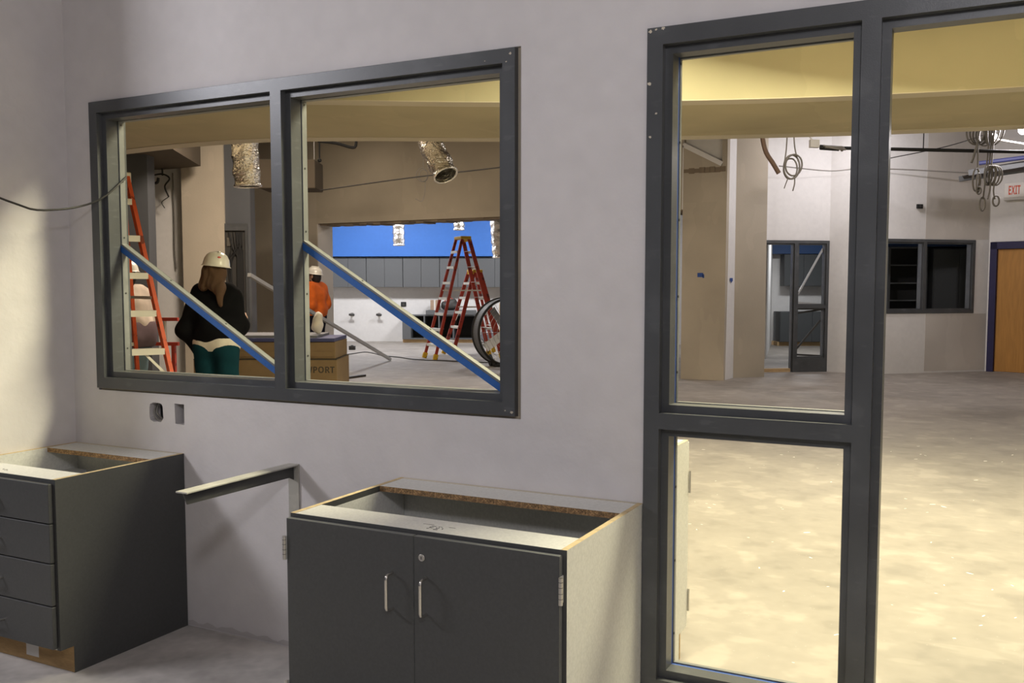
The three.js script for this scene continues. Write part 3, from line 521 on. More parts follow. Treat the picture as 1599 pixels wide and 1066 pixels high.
// sagging cable from the window jamb to the lamp
solo('power_cable', 'thin dark cable sagging from the window jamb to the left', 'cable', tube([V(-3.345, 1.880, -0.118), V(-3.343, 1.818, -0.045), V(-3.365, 1.770, 0.012), V(-3.40, 1.741, 0.076), V(-3.40, 1.720, 0.182), V(-3.40, 1.712, 0.292), V(-3.40, 1.725, 0.352), V(-3.405, 1.750, 0.44), V(-3.44, 1.83, 0.62), V(-3.62, 2.05, 0.98), V(-4.2, 2.7, 1.7), V(-5.15, 3.40, 2.6)], 0.0042, 120, 8), M.cable);
// base cabinet standing on the hall side of the partition
{
  const t = thing('base_cabinet', 'pale base cabinet standing in the hall behind the sidelight', 'cabinet', [-1.0, 0, -0.14]);
  const s = new THREE.Shape([[0, 0], [0.44, 0], [0.44, 0.10], [0.525, 0.10], [0.525, 0.825], [0, 0.825]].map(p => new THREE.Vector2(-p[0], p[1])));
  const g = () => { const e = new THREE.ExtrudeGeometry(s, { depth: 0.018, bevelEnabled: false }); e.rotateY(-Math.PI / 2); return e; };
  mesh('side_panel', g(), M.melamine, t); mesh('side_panel', g().translate(-0.74, 0, 0), M.melamine, t);
  mesh('panel_edge', bx(-0.018, 0, 0.825, 0.8257, -0.525, 0), M.chipPale, t);
  mesh('toe_kick', bx(-0.758, 0.0, 0.002, 0.10, -0.452, -0.436), M.pine, t, 'raw timber toe kick');
  mesh('front_rail', bx(-0.74, -0.018, 0.806, 0.825, -0.525, -0.42), M.melamine, t);
  mesh('door', rbx(-0.755, -0.381, 0.105, 0.815, -0.547, -0.528, 0.001), M.melamine, t); mesh('door', rbx(-0.377, -0.003, 0.105, 0.815, -0.547, -0.528, 0.001), M.melamine, t);
  for (const y of [0.16, 0.62]) mesh('hinge', rod(V(0.003, y, -0.541), V(0.003, y + 0.085, -0.541), 0.0045), M.steel, t);
}

// ───────────────────────── hall: ladders ─────────────────────────
// local: front steps face +z, width along x
function stepLadder(name, label, r, d, turn, o) {
  const t = thing(name, label, 'ladder', (() => { const [x, z] = K(r, d); return [x, 0, z]; })(), turn);
  const { h, wt, wb, sf, sb, rail, capM, twin, steps } = o, rw = 0.075, rt = 0.03;
  const railsOf = (sg, sp) => [-1, 1].forEach(k => {
    const top = V(k * wt / 2, h - 0.03, sg * 0.07), bot = V(k * wb / 2, 0.03, sg * sp);
    const m = mesh('rail', [bar(top, bot, rt, rw * (sg > 0 ? 1 : 0.75), V(1, 0, 0))], rail, t);
    const dir = bot.clone().sub(top).normalize();
    mesh('foot', [bar(bot.clone().addScaledVector(dir, -0.09), bot.clone().addScaledVector(dir, 0.022), rt + 0.014, rw + 0.012, V(1, 0, 0))], capM, m);
  });
  railsOf(1, sf); railsOf(-1, sb);
  for (let i = 1; i <= steps; i++) {
    const y = i * 0.305, k = (h - y) / h; if (y > h - 0.2) break;
    const w = wt + (wb - wt) * k, zf = 0.07 + (sf - 0.07) * k, zb = -0.07 - (sb - 0.07) * k;
    mesh('step', [bx(-w / 2 + 0.012, w / 2 - 0.012, y - 0.006, y, zf - 0.042, zf + 0.042), bx(-w / 2 + 0.012, w / 2 - 0.012, y - 0.05, y - 0.006, zf + 0.034, zf + 0.042)], M.alu, t);
    if (twin) mesh('step', [bx(-w / 2 + 0.012, w / 2 - 0.012, y - 0.006, y, zb - 0.042, zb + 0.042), bx(-w / 2 + 0.012, w / 2 - 0.012, y - 0.05, y - 0.006, zb - 0.042, zb - 0.034)], M.alu, t);
    else mesh('rear_rung', [bx(-w / 2 + 0.01, w / 2 - 0.01, y - 0.03, y, zb - 0.012, zb + 0.012)], M.alu, t);
    if (i === 1 || i === 3) for (const q of [-1, 1]) mesh('step_brace', bar(V(q * (w / 2 - 0.015), y - 0.20, zf + 0.025), V(q * (w / 2 - 0.16), y - 0.04, zf + 0.01), 0.02, 0.006, V(1, 0, 0)), M.alu, t);
  }
  for (const q of [-1, 1]) { const y = h * 0.56, k = 0.44, w = wt + (wb - wt) * k; mesh('spreader', bar(V(q * (w / 2 - 0.02), y, 0.07 + (sf - 0.07) * k), V(q * (w / 2 - 0.02), y, -0.07 - (sb - 0.07) * k), 0.004, 0.025, V(1, 0, 0)), M.alu, t); }
  mesh('top_cap', [rbx(-wt / 2 - 0.03, wt / 2 + 0.03, h - 0.06, h, -0.11, 0.11, 0.012), rbx(-wt / 2 - 0.03, wt / 2 + 0.03, h - 0.10, h - 0.05, 0.085, 0.11, 0.01)], capM === M.yellow ? M.yellow : M.alu, t);
  return t;
}
stepLadder('step_ladder', 'bright orange step ladder standing close behind the left window light', -3.38, 7.85, YAW + 0.62, { h: 2.36, wt: 0.32, wb: 0.82, sf: 0.80, sb: 0.66, rail: M.orange, capM: M.alu, steps: 7 });
stepLadder('step_ladder', 'tall red twin step ladder with yellow cap in the kitchen opening', -0.98, 18.7, YAW + 1.98, { h: 2.42, wt: 0.34, wb: 0.66, sf: 0.70, sb: 0.70, rail: M.red, capM: M.yellow, steps: 7, twin: true });
stepLadder('step_ladder', 'shorter red step ladder with yellow cap behind the tall one', -0.79, 19.9, YAW - 1.16, { h: 1.79, wt: 0.32, wb: 0.58, sf: 0.60, sb: 0.55, rail: M.red, capM: M.yellow, steps: 5, twin: true });
{ // red ladder section hung sideways
  const t = thing('ladder_section', 'short dark red ladder lying sideways against the pale recess', 'ladder', (() => { const p = KP(-4.35, 0, 11.2); return [p.x, 0, p.z]; })(), YAW);
  for (const y of [0.735, 1.03]) mesh('rail', bx(-0.35, 0.36, y - 0.02, y + 0.02, -0.03, 0.03), M.red, t);
  for (const x of [-0.2, 0.0, 0.2]) mesh('rung', rod(V(x, 0.74, 0), V(x, 1.025, 0), 0.02), M.alu, t);
  mesh('stand', [bx(-0.33, -0.29, 0, 0.72, -0.03, 0.03), bx(0.28, 0.32, 0, 0.72, -0.03, 0.03)], M.red, t);
}

// ───────────────────────── hall: people ─────────────────────────
// surface nets over a distance field
function field(fn, mn, mx, cell) {
  const n = [0, 1, 2].map(i => Math.ceil((mx[i] - mn[i]) / cell) + 2), [nx, ny, nz] = n, val = new Float32Array(nx * ny * nz);
  const id = (i, j, k) => i + nx * (j + ny * k);
  for (let k = 0; k < nz; k++) for (let j = 0; j < ny; j++) for (let i = 0; i < nx; i++) val[id(i, j, k)] = fn(mn[0] + i * cell, mn[1] + j * cell, mn[2] + k * cell);
  const vid = new Int32Array(nx * ny * nz).fill(-1), P = [], I = [];
  for (let k = 0; k < nz - 1; k++) for (let j = 0; j < ny - 1; j++) for (let i = 0; i < nx - 1; i++) {
    let c = 0, sx = 0, sy = 0, sz = 0, inside = 0;
    const v = []; for (let q = 0; q < 8; q++) { const w = val[id(i + (q & 1), j + ((q >> 1) & 1), k + (q >> 2))]; v.push(w); if (w < 0) inside++; }
    if (inside === 0 || inside === 8) continue;
    for (let a = 0; a < 8; a++) for (const b of [a | 1, a | 2, a | 4]) if (b !== a && (v[a] < 0) !== (v[b] < 0)) { const s = v[a] / (v[a] - v[b]); sx += (a & 1) + s * ((b & 1) - (a & 1)); sy += ((a >> 1) & 1) + s * (((b >> 1) & 1) - ((a >> 1) & 1)); sz += (a >> 2) + s * ((b >> 2) - (a >> 2)); c++; }
    vid[id(i, j, k)] = P.length / 3; P.push(mn[0] + (i + sx / c) * cell, mn[1] + (j + sy / c) * cell, mn[2] + (k + sz / c) * cell);
  }
  for (let k = 1; k < nz - 1; k++) for (let j = 1; j < ny - 1; j++) for (let i = 1; i < nx - 1; i++) {
    const a = val[id(i, j, k)];
    for (let ax = 0; ax < 3; ax++) {
      const b = val[ax === 0 ? id(i + 1, j, k) : ax === 1 ? id(i, j + 1, k) : id(i, j, k + 1)];
      if ((a < 0) === (b < 0)) continue;
      const q = ax === 0 ? [id(i, j - 1, k - 1), id(i, j, k - 1), id(i, j, k), id(i, j - 1, k)] : ax === 1 ? [id(i - 1, j, k - 1), id(i - 1, j, k), id(i, j, k), id(i, j, k - 1)] : [id(i - 1, j - 1, k), id(i, j - 1, k), id(i, j, k), id(i - 1, j, k)];
      const w = q.map(x => vid[x]); if (w.some(x => x < 0)) continue;
      if (a < 0) I.push(w[0], w[1], w[2], w[0], w[2], w[3]); else I.push(w[0], w[2], w[1], w[0], w[3], w[2]);
    }
  }
  const g = new THREE.BufferGeometry(); g.setAttribute('position', new THREE.Float32BufferAttribute(P, 3)); g.setIndex(I); g.computeVertexNormals(); return g;
}
const cap = (a, b, ra, rb) => { const [ax, ay, az] = a, bx_ = b[0] - ax, by = b[1] - ay, bz = b[2] - az, L = bx_ * bx_ + by * by + bz * bz || 1e-9; return (x, y, z) => { const px = x - ax, py = y - ay, pz = z - az; let t = (px * bx_ + py * by + pz * bz) / L; t = t < 0 ? 0 : t > 1 ? 1 : t; return Math.hypot(px - t * bx_, py - t * by, pz - t * bz) - (ra + (rb - ra) * t); }; };
const ell = (c, r) => (x, y, z) => { const a = (x - c[0]) / r[0], b = (y - c[1]) / r[1], d = (z - c[2]) / r[2], k = Math.hypot(a, b, d); return (k - 1) * Math.min(...r); };
const smin = (fs, k) => (x, y, z) => { let d = fs[0](x, y, z); for (let i = 1; i < fs.length; i++) { const e = fs[i](x, y, z), h = Math.max(k - Math.abs(d - e), 0) / k; d = Math.min(d, e) - h * h * k * 0.25; } return d; };
const fold = (f, amp, fr, s) => (x, y, z) => f(x, y, z) + amp * (Math.sin(y * fr + 3 * Math.sin(x * 9 + s) + z * 6) * 0.6 + 0.4 * Math.sin(x * fr * 0.8 + y * 7 + s));
const clipY = (f, lo, hi) => (x, y, z) => Math.max(f(x, y, z), lo - y, y - hi);
// joints in metres for a 1.70 m person facing +z; arms given as [shoulder, elbow, wrist] per side
function person(label, r, d, turn, s, o) {
  const t = thing('person', label, 'person', (() => { const [x, z] = K(r, d); return [x, 0, z]; })(), turn); t.scale.setScalar(s);
  const hip = 0.90, hx = 0.09, sh = 1.40, sx = o.sx || 0.175, lean = o.lean || 0;      // lean shifts chest forward
  const legs = [-1, 1].map(k => ({ h: [k * hx, hip, 0], k: [k * (hx + 0.012), 0.48, 0.02], a: [k * (hx + 0.018), 0.085, -0.015], f: [k * (hx + 0.03), 0.035, 0.13] }));
  const arm = o.arms, headC = [o.hx || 0, 1.565, lean + 0.02];
  const fingers = (w, e) => { const dx = w[0] - e[0], dy = w[1] - e[1], dz = w[2] - e[2], L = Math.hypot(dx, dy, dz), u = [dx / L, dy / L, dz / L]; let p = V(...u).cross(V(0, 0, 1)); if (p.length() < 0.2) p = V(...u).cross(V(0, 1, 0)); p.normalize(); const q = V(...u).cross(p).normalize(); const out = []; const at = (a, b, c) => [w[0] + u[0] * a + p.x * b + q.x * c, w[1] + u[1] * a + p.y * b + q.y * c, w[2] + u[2] * a + p.z * b + q.z * c];
    out.push(cap(at(0.01, 0, 0), at(0.075, 0, 0), 0.028, 0.034));
    [-0.027, -0.009, 0.009, 0.027].forEach((b, i) => { const l = [0.062, 0.075, 0.078, 0.066][i]; out.push(cap(at(0.08, b, 0), at(0.08 + l * 0.55, b * 1.1, 0.012), 0.0095, 0.009), cap(at(0.08 + l * 0.55, b * 1.1, 0.012), at(0.08 + l * 0.85, b * 1.05, 0.035), 0.009, 0.0075)); });
    out.push(cap(at(0.03, 0.026, 0.006), at(0.07, 0.055, 0.018), 0.012, 0.0105), cap(at(0.07, 0.055, 0.018), at(0.10, 0.052, 0.032), 0.0105, 0.008)); return out; };
  const torso = [cap([-0.07, 0.93, 0], [0.07, 0.93, 0], 0.11, 0.11), cap([0, 0.95, 0], [0, 1.15, lean * 0.5], 0.125, 0.12), cap([-0.075, 1.27, lean * 0.9], [0.075, 1.27, lean * 0.9], 0.105, 0.105), cap([-sx + 0.045, sh - 0.02, lean], [sx - 0.045, sh - 0.02, lean], 0.062, 0.062)];
  const skinF = smin([...torso, cap([0, 1.40, lean], [headC[0] * 0.7, 1.52, lean], 0.055, 0.052), ...legs.flatMap(l => [cap(l.h, l.k, 0.085, 0.055), cap(l.k, l.a, 0.052, 0.036)]), ...arm.flatMap(([a, e, w]) => [cap(a, e, 0.048, 0.036), cap(e, w, 0.036, 0.026)])], 0.05);
  const body = [field(skinF, [-0.62, 0.02, -0.36], [0.62, 1.56, 0.62], 0.017)];
  const c = headC, face = smin([ell([c[0], c[1] + 0.02, c[2]], [0.074, 0.108, 0.092]), ell([c[0], c[1] - 0.055, c[2] + 0.02], [0.055, 0.062, 0.066]), cap([c[0], c[1] + 0.005, c[2] + 0.092], [c[0], c[1] - 0.025, c[2] + 0.106], 0.010, 0.014), cap([c[0], c[1] - 0.05, c[2]], [c[0], c[1] - 0.12, c[2] - 0.015], 0.052, 0.055), ell([c[0] - 0.075, c[1] - 0.002, c[2] - 0.005], [0.012, 0.031, 0.019]), ell([c[0] + 0.075, c[1] - 0.002, c[2] - 0.005], [0.012, 0.031, 0.019]), ell([c[0], c[1] - 0.058, c[2] + 0.086], [0.024, 0.007, 0.008])], 0.018);
  const eyes = [-1, 1].map(k => ell([c[0] + k * 0.031, c[1] + 0.014, c[2] + 0.094], [0.016, 0.010, 0.012]));
  body.push(field((x, y, z) => Math.max(face(x, y, z), ...eyes.map(e => -e(x, y, z))), [c[0] - 0.11, c[1] - 0.14, c[2] - 0.12], [c[0] + 0.11, c[1] + 0.15, c[2] + 0.14], 0.006));
  for (const [a, e, w] of arm) body.push(field(smin([...fingers(w, e), cap(e, w, 0.03, 0.026)], 0.012), w.map(v => v - 0.2), w.map(v => v + 0.2), 0.0065));
  mesh('body', body, o.skin || M.skin, t);
  mesh('eye', [-1, 1].map(k => new THREE.SphereGeometry(0.011, 10, 8).translate(c[0] + k * 0.031, c[1] + 0.014, c[2] + 0.083)), M.hairDark, t);
  // trousers and boots
  const tr = fold(smin([cap([-0.06, 0.94, 0], [0.06, 0.94, 0], 0.125, 0.125), ...legs.flatMap(l => [cap([l.h[0], l.h[1], -0.02], l.k, 0.108, 0.078), cap(l.k, [l.a[0], 0.10, l.a[2]], 0.076, 0.066)])], 0.05), 0.004, 30, 1);
  mesh('trousers', field(clipY(tr, 0.06, o.waist || 1.0), [-0.32, 0.03, -0.24], [0.32, 1.06, 0.26], 0.015), o.pants, t);
  mesh('boots', legs.map(l => field(clipY(smin([cap([l.a[0], 0.05, -0.03], [l.f[0], 0.035, l.f[2]], 0.05, 0.042), cap([l.a[0], 0.05, -0.015], [l.a[0], 0.16, -0.015], 0.052, 0.05)], 0.03), 0.0, 0.17), [l.a[0] - 0.12, -0.02, -0.12], [l.a[0] + 0.12, 0.2, 0.22], 0.012)), M.boot, t);
  // top garment
  const ext = o.bulk || 0.018, sl = o.sleeve;                                         // sleeve: share of the arm covered
  const parts = [cap([-0.075, o.hem + 0.1, 0], [0.075, o.hem + 0.1, 0], 0.118 + ext, 0.118 + ext), cap([0, 1.0, 0], [0, 1.18, lean * 0.6], 0.125 + ext, 0.125 + ext), cap([-0.085, 1.27, lean * 0.9], [0.085, 1.27, lean * 0.9], 0.108 + ext, 0.108 + ext), cap([-sx + 0.04, sh - 0.015, lean], [sx - 0.04, sh - 0.015, lean], 0.062 + ext, 0.062 + ext)];
  const sleeves = arm.flatMap(([a, e, w]) => sl >= 1 ? [cap(a, e, 0.056 + ext, 0.050 + ext), cap(e, w, 0.050 + ext, 0.036 + ext * 0.6)] : [cap(a, [0, 1, 2].map(i => a[i] + (e[i] - a[i]) * sl * 2 * 0.5 * 1.6), 0.056 + ext, 0.060 + ext)]);
  const top = fold(smin([...parts, ...sleeves], 0.06), o.foldAmp || 0.005, 26, 2.2);
  const cut = (x, y, z) => Math.max(top(x, y, z), (Math.abs(x) < 0.2 && z < 0.6 ? o.hem - y + (o.hemTilt || 0) * x : -1), y - 1.485, 0.052 - Math.hypot(x, (y - 1.50) * 1.2, z - lean));
  mesh('top', field(cut, [-0.62, o.hem - 0.12, -0.36], [0.62, 1.52, 0.6], 0.0145), o.topMat, t);
  // hard hat
  const hat = mesh('hard_hat', [(() => { const pr = [[0.001, 0.118], [0.03, 0.1165], [0.06, 0.108], [0.088, 0.088], [0.108, 0.055], [0.116, 0.018], [0.118, 0.0], [0.128, -0.006], [0.129, -0.010], [0.116, -0.008], [0.112, 0.002]].map(p => new THREE.Vector2(...p)); const g = new THREE.LatheGeometry(pr, 40); g.scale(0.94, 1, 1.12); return g; })(), (() => { const g = new THREE.CylinderGeometry(0.105, 0.11, 0.006, 30, 1, false, -1.15, 2.3); g.scale(0.98, 1, 1.35); g.translate(0, -0.004, 0.022); return g; })(), rbx(-0.012, 0.012, 0.085, 0.122, -0.075, 0.075, 0.012, 4)], M.helmet, t);
  hat.position.set(c[0], c[1] + 0.048, c[2] - 0.004); hat.rotation.set(o.hatPitch || 0, o.hatYaw || 0, o.hatRoll || 0);
  if (o.logo) mesh('hat_logo', [new THREE.SphereGeometry(0.012, 12, 8).scale(1.2, 0.75, 0.35).translate(0.012, 0.070, -0.112)], M.logo, hat, 'small red sticker');
  if (o.hair) mesh('hair', field(o.hair(c), [c[0] - 0.2, c[1] - 0.5, c[2] - 0.26], [c[0] + 0.2, c[1] + 0.12, c[2] + 0.12], 0.0095), o.hairMat || M.hair, t);
  return t;
}
const noiseF = (f, a) => (x, y, z) => f(x, y, z) + a * Math.sin(x * 70 + Math.sin(y * 18) * 2) + a * 0.6 * Math.sin(x * 120 + z * 60 + y * 8);
// woman at the panel, seen from behind
const p1 = person('person in black sweater and teal trousers with long brown hair facing the electrical panel', -2.475, 7.85, YAW + Math.PI - 0.18, 0.985, {
  sx: 0.15, arms: [[[0.15, 1.36, 0], [0.262, 1.07, -0.045], [0.20, 0.885, 0.03]], [[-0.145, 1.36, 0.01], [-0.16, 1.10, 0.09], [-0.10, 1.14, 0.28]]],
  pants: M.teal, topMat: M.sweater, hem: 0.945, hemTilt: -0.22, sleeve: 1, bulk: 0.020, foldAmp: 0.008, waist: 1.02, logo: true, hatPitch: -0.06, hatYaw: 0.75, hatRoll: 0.14,
  hair: c => noiseF(smin([ell([c[0], c[1] - 0.005, c[2] - 0.03], [0.098, 0.11, 0.094]), cap([c[0] + 0.05, c[1] - 0.03, c[2] - 0.06], [c[0] + 0.070, c[1] - 0.125, c[2] - 0.10], 0.055, 0.045), cap([c[0] - 0.05, c[1] - 0.04, c[2] - 0.06], [c[0] - 0.085, c[1] - 0.16, c[2] - 0.12], 0.056, 0.044), cap([c[0] - 0.085, c[1] - 0.16, c[2] - 0.12], [c[0] - 0.115, c[1] - 0.285, c[2] - 0.155], 0.042, 0.018), cap([c[0], c[1] - 0.05, c[2] - 0.07], [c[0] - 0.01, c[1] - 0.12, c[2] - 0.12], 0.06, 0.04)], 0.04), 0.004),
});
{ const tee = fold(smin([cap([-0.07, 0.945, 0], [0.07, 0.945, 0], 0.135, 0.135), cap([-0.06, 1.02, 0], [0.06, 1.02, 0], 0.13, 0.13)], 0.05), 0.003, 20, 4); mesh('shirt_hem', field(clipY(tee, 0.885, 1.06), [-0.3, 0.84, -0.24], [0.3, 1.1, 0.24], 0.013), M.tee, p1, 'white shirt hem'); }
// man in cream shirt half behind the jamb, back to the right
const p2 = person('person in cream shirt, mauve jacket round the waist and jeans behind the orange ladder', -3.80, 9.35, YAW - 1.95, 0.97, {
  arms: [[[0.175, 1.36, 0.02], [0.235, 1.10, 0.02], [0.20, 0.99, 0.2]], [[-0.175, 1.36, 0.02], [-0.235, 1.10, 0.02], [-0.20, 0.99, 0.2]]],
  pants: M.denim, topMat: M.cream, hem: 0.97, sleeve: 0.62, bulk: 0.04, foldAmp: 0.006, lean: 0.03, waist: 1.0, hatPitch: 0.05,
  hair: c => smin([ell([c[0], c[1] - 0.01, c[2] - 0.03], [0.082, 0.10, 0.080])], 0.02), hairMat: M.hairDark,
});
{ const jk = fold(smin([cap([-0.1, 1.03, -0.03], [0.1, 1.03, -0.03], 0.155, 0.155), cap([-0.09, 0.93, -0.06], [0.09, 0.93, -0.06], 0.14, 0.13)], 0.05), 0.007, 24, 1); mesh('tied_jacket', field((x, y, z) => Math.max(jk(x, y, z), 0.845 + 0.45 * Math.max(z, -0.15) + 0.06 - y, y - 1.10), [-0.34, 0.72, -0.32], [0.34, 1.14, 0.24], 0.014), M.mauve, p2, 'mauve jacket tied round the waist'); }
// man in the orange shirt by the kitchen opening, profile to the left
person('person in orange t-shirt and dark trousers standing by the kitchen opening', -3.30, 15.8, YAW - 1.92, 1.02, {
  arms: [[[0.185, 1.37, 0], [0.225, 1.10, -0.05], [0.15, 1.08, 0.2]], [[-0.185, 1.37, 0], [-0.225, 1.10, -0.05], [-0.15, 1.05, 0.2]]],
  pants: M.navyPants, topMat: M.orangeTee, hem: 0.90, sleeve: 0.62, bulk: 0.035, foldAmp: 0.006, waist: 0.99, hatPitch: -0.12,
  hair: c => smin([ell([c[0], c[1] - 0.01, c[2] - 0.03], [0.084, 0.11, 0.085]), ell([c[0], c[1] - 0.085, c[2] + 0.05], [0.052, 0.035, 0.05])], 0.02), hairMat: M.hairDark,
});

// ───────────────────────── hall: boxes, panel, ducts ─────────────────────────
const font = await new FontLoader().loadAsync('fonts/droid/droid_sans_bold.typeface.json');
const text = (s, size, depth = 0.001) => { const g = new TextGeometry(s, { font, size, depth, curveSegments: 4, bevelEnabled: false }); g.computeBoundingBox(); return g; };
{
  const [x, z] = K(-2.41, 9.45);
  const lower = thing('cardboard_carton', 'large lower brown carton with black stencilled lettering', 'carton', [x, 0, z], YAW);
  mesh('carton_body', rbx(-0.70, 0.70, 0.001, 0.71, -0.35, 0.33, 0.006), M.card, lower);
  mesh('lettering', [text('NEWPORT', 0.062).translate(0.265, 0.575, 0.3302)], M.cardInk, lower, 'black stencilled word');
  mesh('tape_seam', bx(-0.70, 0.70, 0.700, 0.7115, -0.35, 0.331), M.cardInk, lower);
  const upper = thing('cardboard_carton', 'upper brown carton lying on the lettered one', 'carton', [x, 0.712, z], YAW);
  mesh('carton_body', rbx(-0.44, 0.685, 0.001, 0.165, -0.33, 0.32, 0.006), M.card, upper);
  mesh('flap', [rbx(-0.44, 0.67, 0.02, 0.07, 0.32, 0.328, 0.002), bx(0.44, 0.52, 0.035, 0.055, 0.328, 0.330)], M.card, upper);
  const bd = thing('board_stack', 'grey board with navy edge on top of the cartons', 'board', [x, 0.878, z], YAW);
  mesh('navy_board', rbx(-0.46, 0.68, 0.001, 0.036, -0.34, 0.335, 0.003), M.navyBoard, bd);
  mesh('grey_board', rbx(-0.46, 0.50, 0.037, 0.062, -0.34, 0.30, 0.003), M.greyBoard, bd);
  const bag = smin([ell([0, 0.07, 0], [0.06, 0.08, 0.06]), ell([0.02, 0.16, 0], [0.04, 0.055, 0.04])], 0.04);
  const b = solo('plastic_bag', 'crumpled white bag on the navy board', 'bag', field(fold(bag, 0.006, 70, 3), [-0.12, -0.02, -0.12], [0.12, 0.28, 0.12], 0.01), mat([0.72, 0.66, 0.58], { roughness: 0.8 }));
  const [bx2, bz2] = K(-1.955, 9.4); b.position.set(bx2, 0.954, bz2);
}
{ // electrical panel
  const [x, z] = K(-3.955, 13.49);
  const t = thing('switchboard', 'open electrical switchboard full of black wiring on the grey pier', 'switchboard', [x, 0, z], YAW);
  mesh('trim_frame', plate(0.36, 1.46, [[-0.145, 0.145, 0.92, 2.22]], 0, 0.035, -0.18, 0.86), M.frame, t);
  mesh('back_plate', bx(-0.145, 0.145, 0.92, 2.22, 0.002, 0.006), M.darkMetal, t);
  const wires = []; for (let i = 0; i < 16; i++) { const x0 = -0.12 + 0.24 * hash(i, 1, 3), x1 = -0.12 + 0.24 * hash(i, 2, 3); wires.push(tube([V(x0, 2.2, 0.012), V(x0 * 0.8 + 0.02, 2.02, 0.03), V(x1, 1.8, 0.025), V(x1 * 0.7, 1.45 - 0.3 * hash(i, 3, 3), 0.02)], 0.006, 14, 5)); }
  mesh('wires', wires, M.black, t, 'tangle of black wires');
  mesh('breaker_block', [bx(0.02, 0.11, 1.2, 1.95, 0.006, 0.03)], M.black, t);
  mesh('cover_plate', [bx(-0.13, 0.0, 0.96, 1.28, 0.006, 0.022)], M.cabGrey, t); mesh('cover_plate', bx(-0.12, -0.07, 2.0, 2.12, 0.006, 0.02), M.steel, t);
}
function duct(label, pts, rad, m = M.foil) {
  const t = thing('flexible_duct', label, 'duct', [0, 0, 0], 0, 'silver foil flexible ducts');
  const cv = new THREE.CatmullRomCurve3(pts), n = 90, k = 40, g = new THREE.TubeGeometry(cv, n, rad, k, false), p = g.attributes.position, c = V();
  for (let i = 0; i <= n; i++) { cv.getPointAt(i / n, c); for (let j = 0; j <= k; j++) { const q = i * (k + 1) + j, jj = j % k; const s = 1 + 0.045 * Math.sin(i * 1.05) + 0.10 * (hash((i / 3) | 0, (jj / 2) | 0, 4) - 0.5) * 0.8 + 0.05 * (hash(i, jj, 14) - 0.5); p.setXYZ(q, c.x + (p.getX(q) - c.x) * s, c.y + (p.getY(q) - c.y) * s, c.z + (p.getZ(q) - c.z) * s); } }
  g.computeVertexNormals(); mesh('duct_skin', g, m, t);
  const a = pts[pts.length - 1], b = pts[pts.length - 2], dir = a.clone().sub(b).normalize(), qt = new THREE.Quaternion().setFromUnitVectors(V(0, 0, 1), dir);
  mesh('collar', [new THREE.TorusGeometry(rad * 0.97, rad * 0.10, 8, 36).applyQuaternion(qt).translate(a.x, a.y, a.z)], m, t);
}
duct('fat silver foil duct hanging straight down in the left window light', [KP(-2.60, 4.8, 9.3), KP(-2.61, 3.4, 9.3), KP(-2.615, 2.9, 9.28), KP(-2.59, 2.40, 9.28)], 0.128);
duct('tilted silver foil duct with dark open mouth in the right window light', [KP(-0.95, 4.8, 9.6), KP(-0.87, 3.3, 9.3), KP(-0.80, 2.85, 9.05), KP(-0.62, 2.455, 8.85)], 0.115);
duct('small foil duct hanging before the blue bulkhead', [KP(-2.66, 4.8, 22), KP(-2.65, 3.4, 22), KP(-2.64, 2.40, 22)], 0.135);
duct('stub of foil duct above the yellow ladder cap', [KP(-1.24, 4.8, 22), KP(-1.24, 3.4, 22), KP(-1.235, 2.76, 22)], 0.13);
duct('wide foil duct at the right edge of the window light', [KP(-0.32, 4.8, 20), KP(-0.34, 3.4, 20), KP(-0.30, 2.7, 20), KP(-0.26, 2.06, 20)], 0.155);
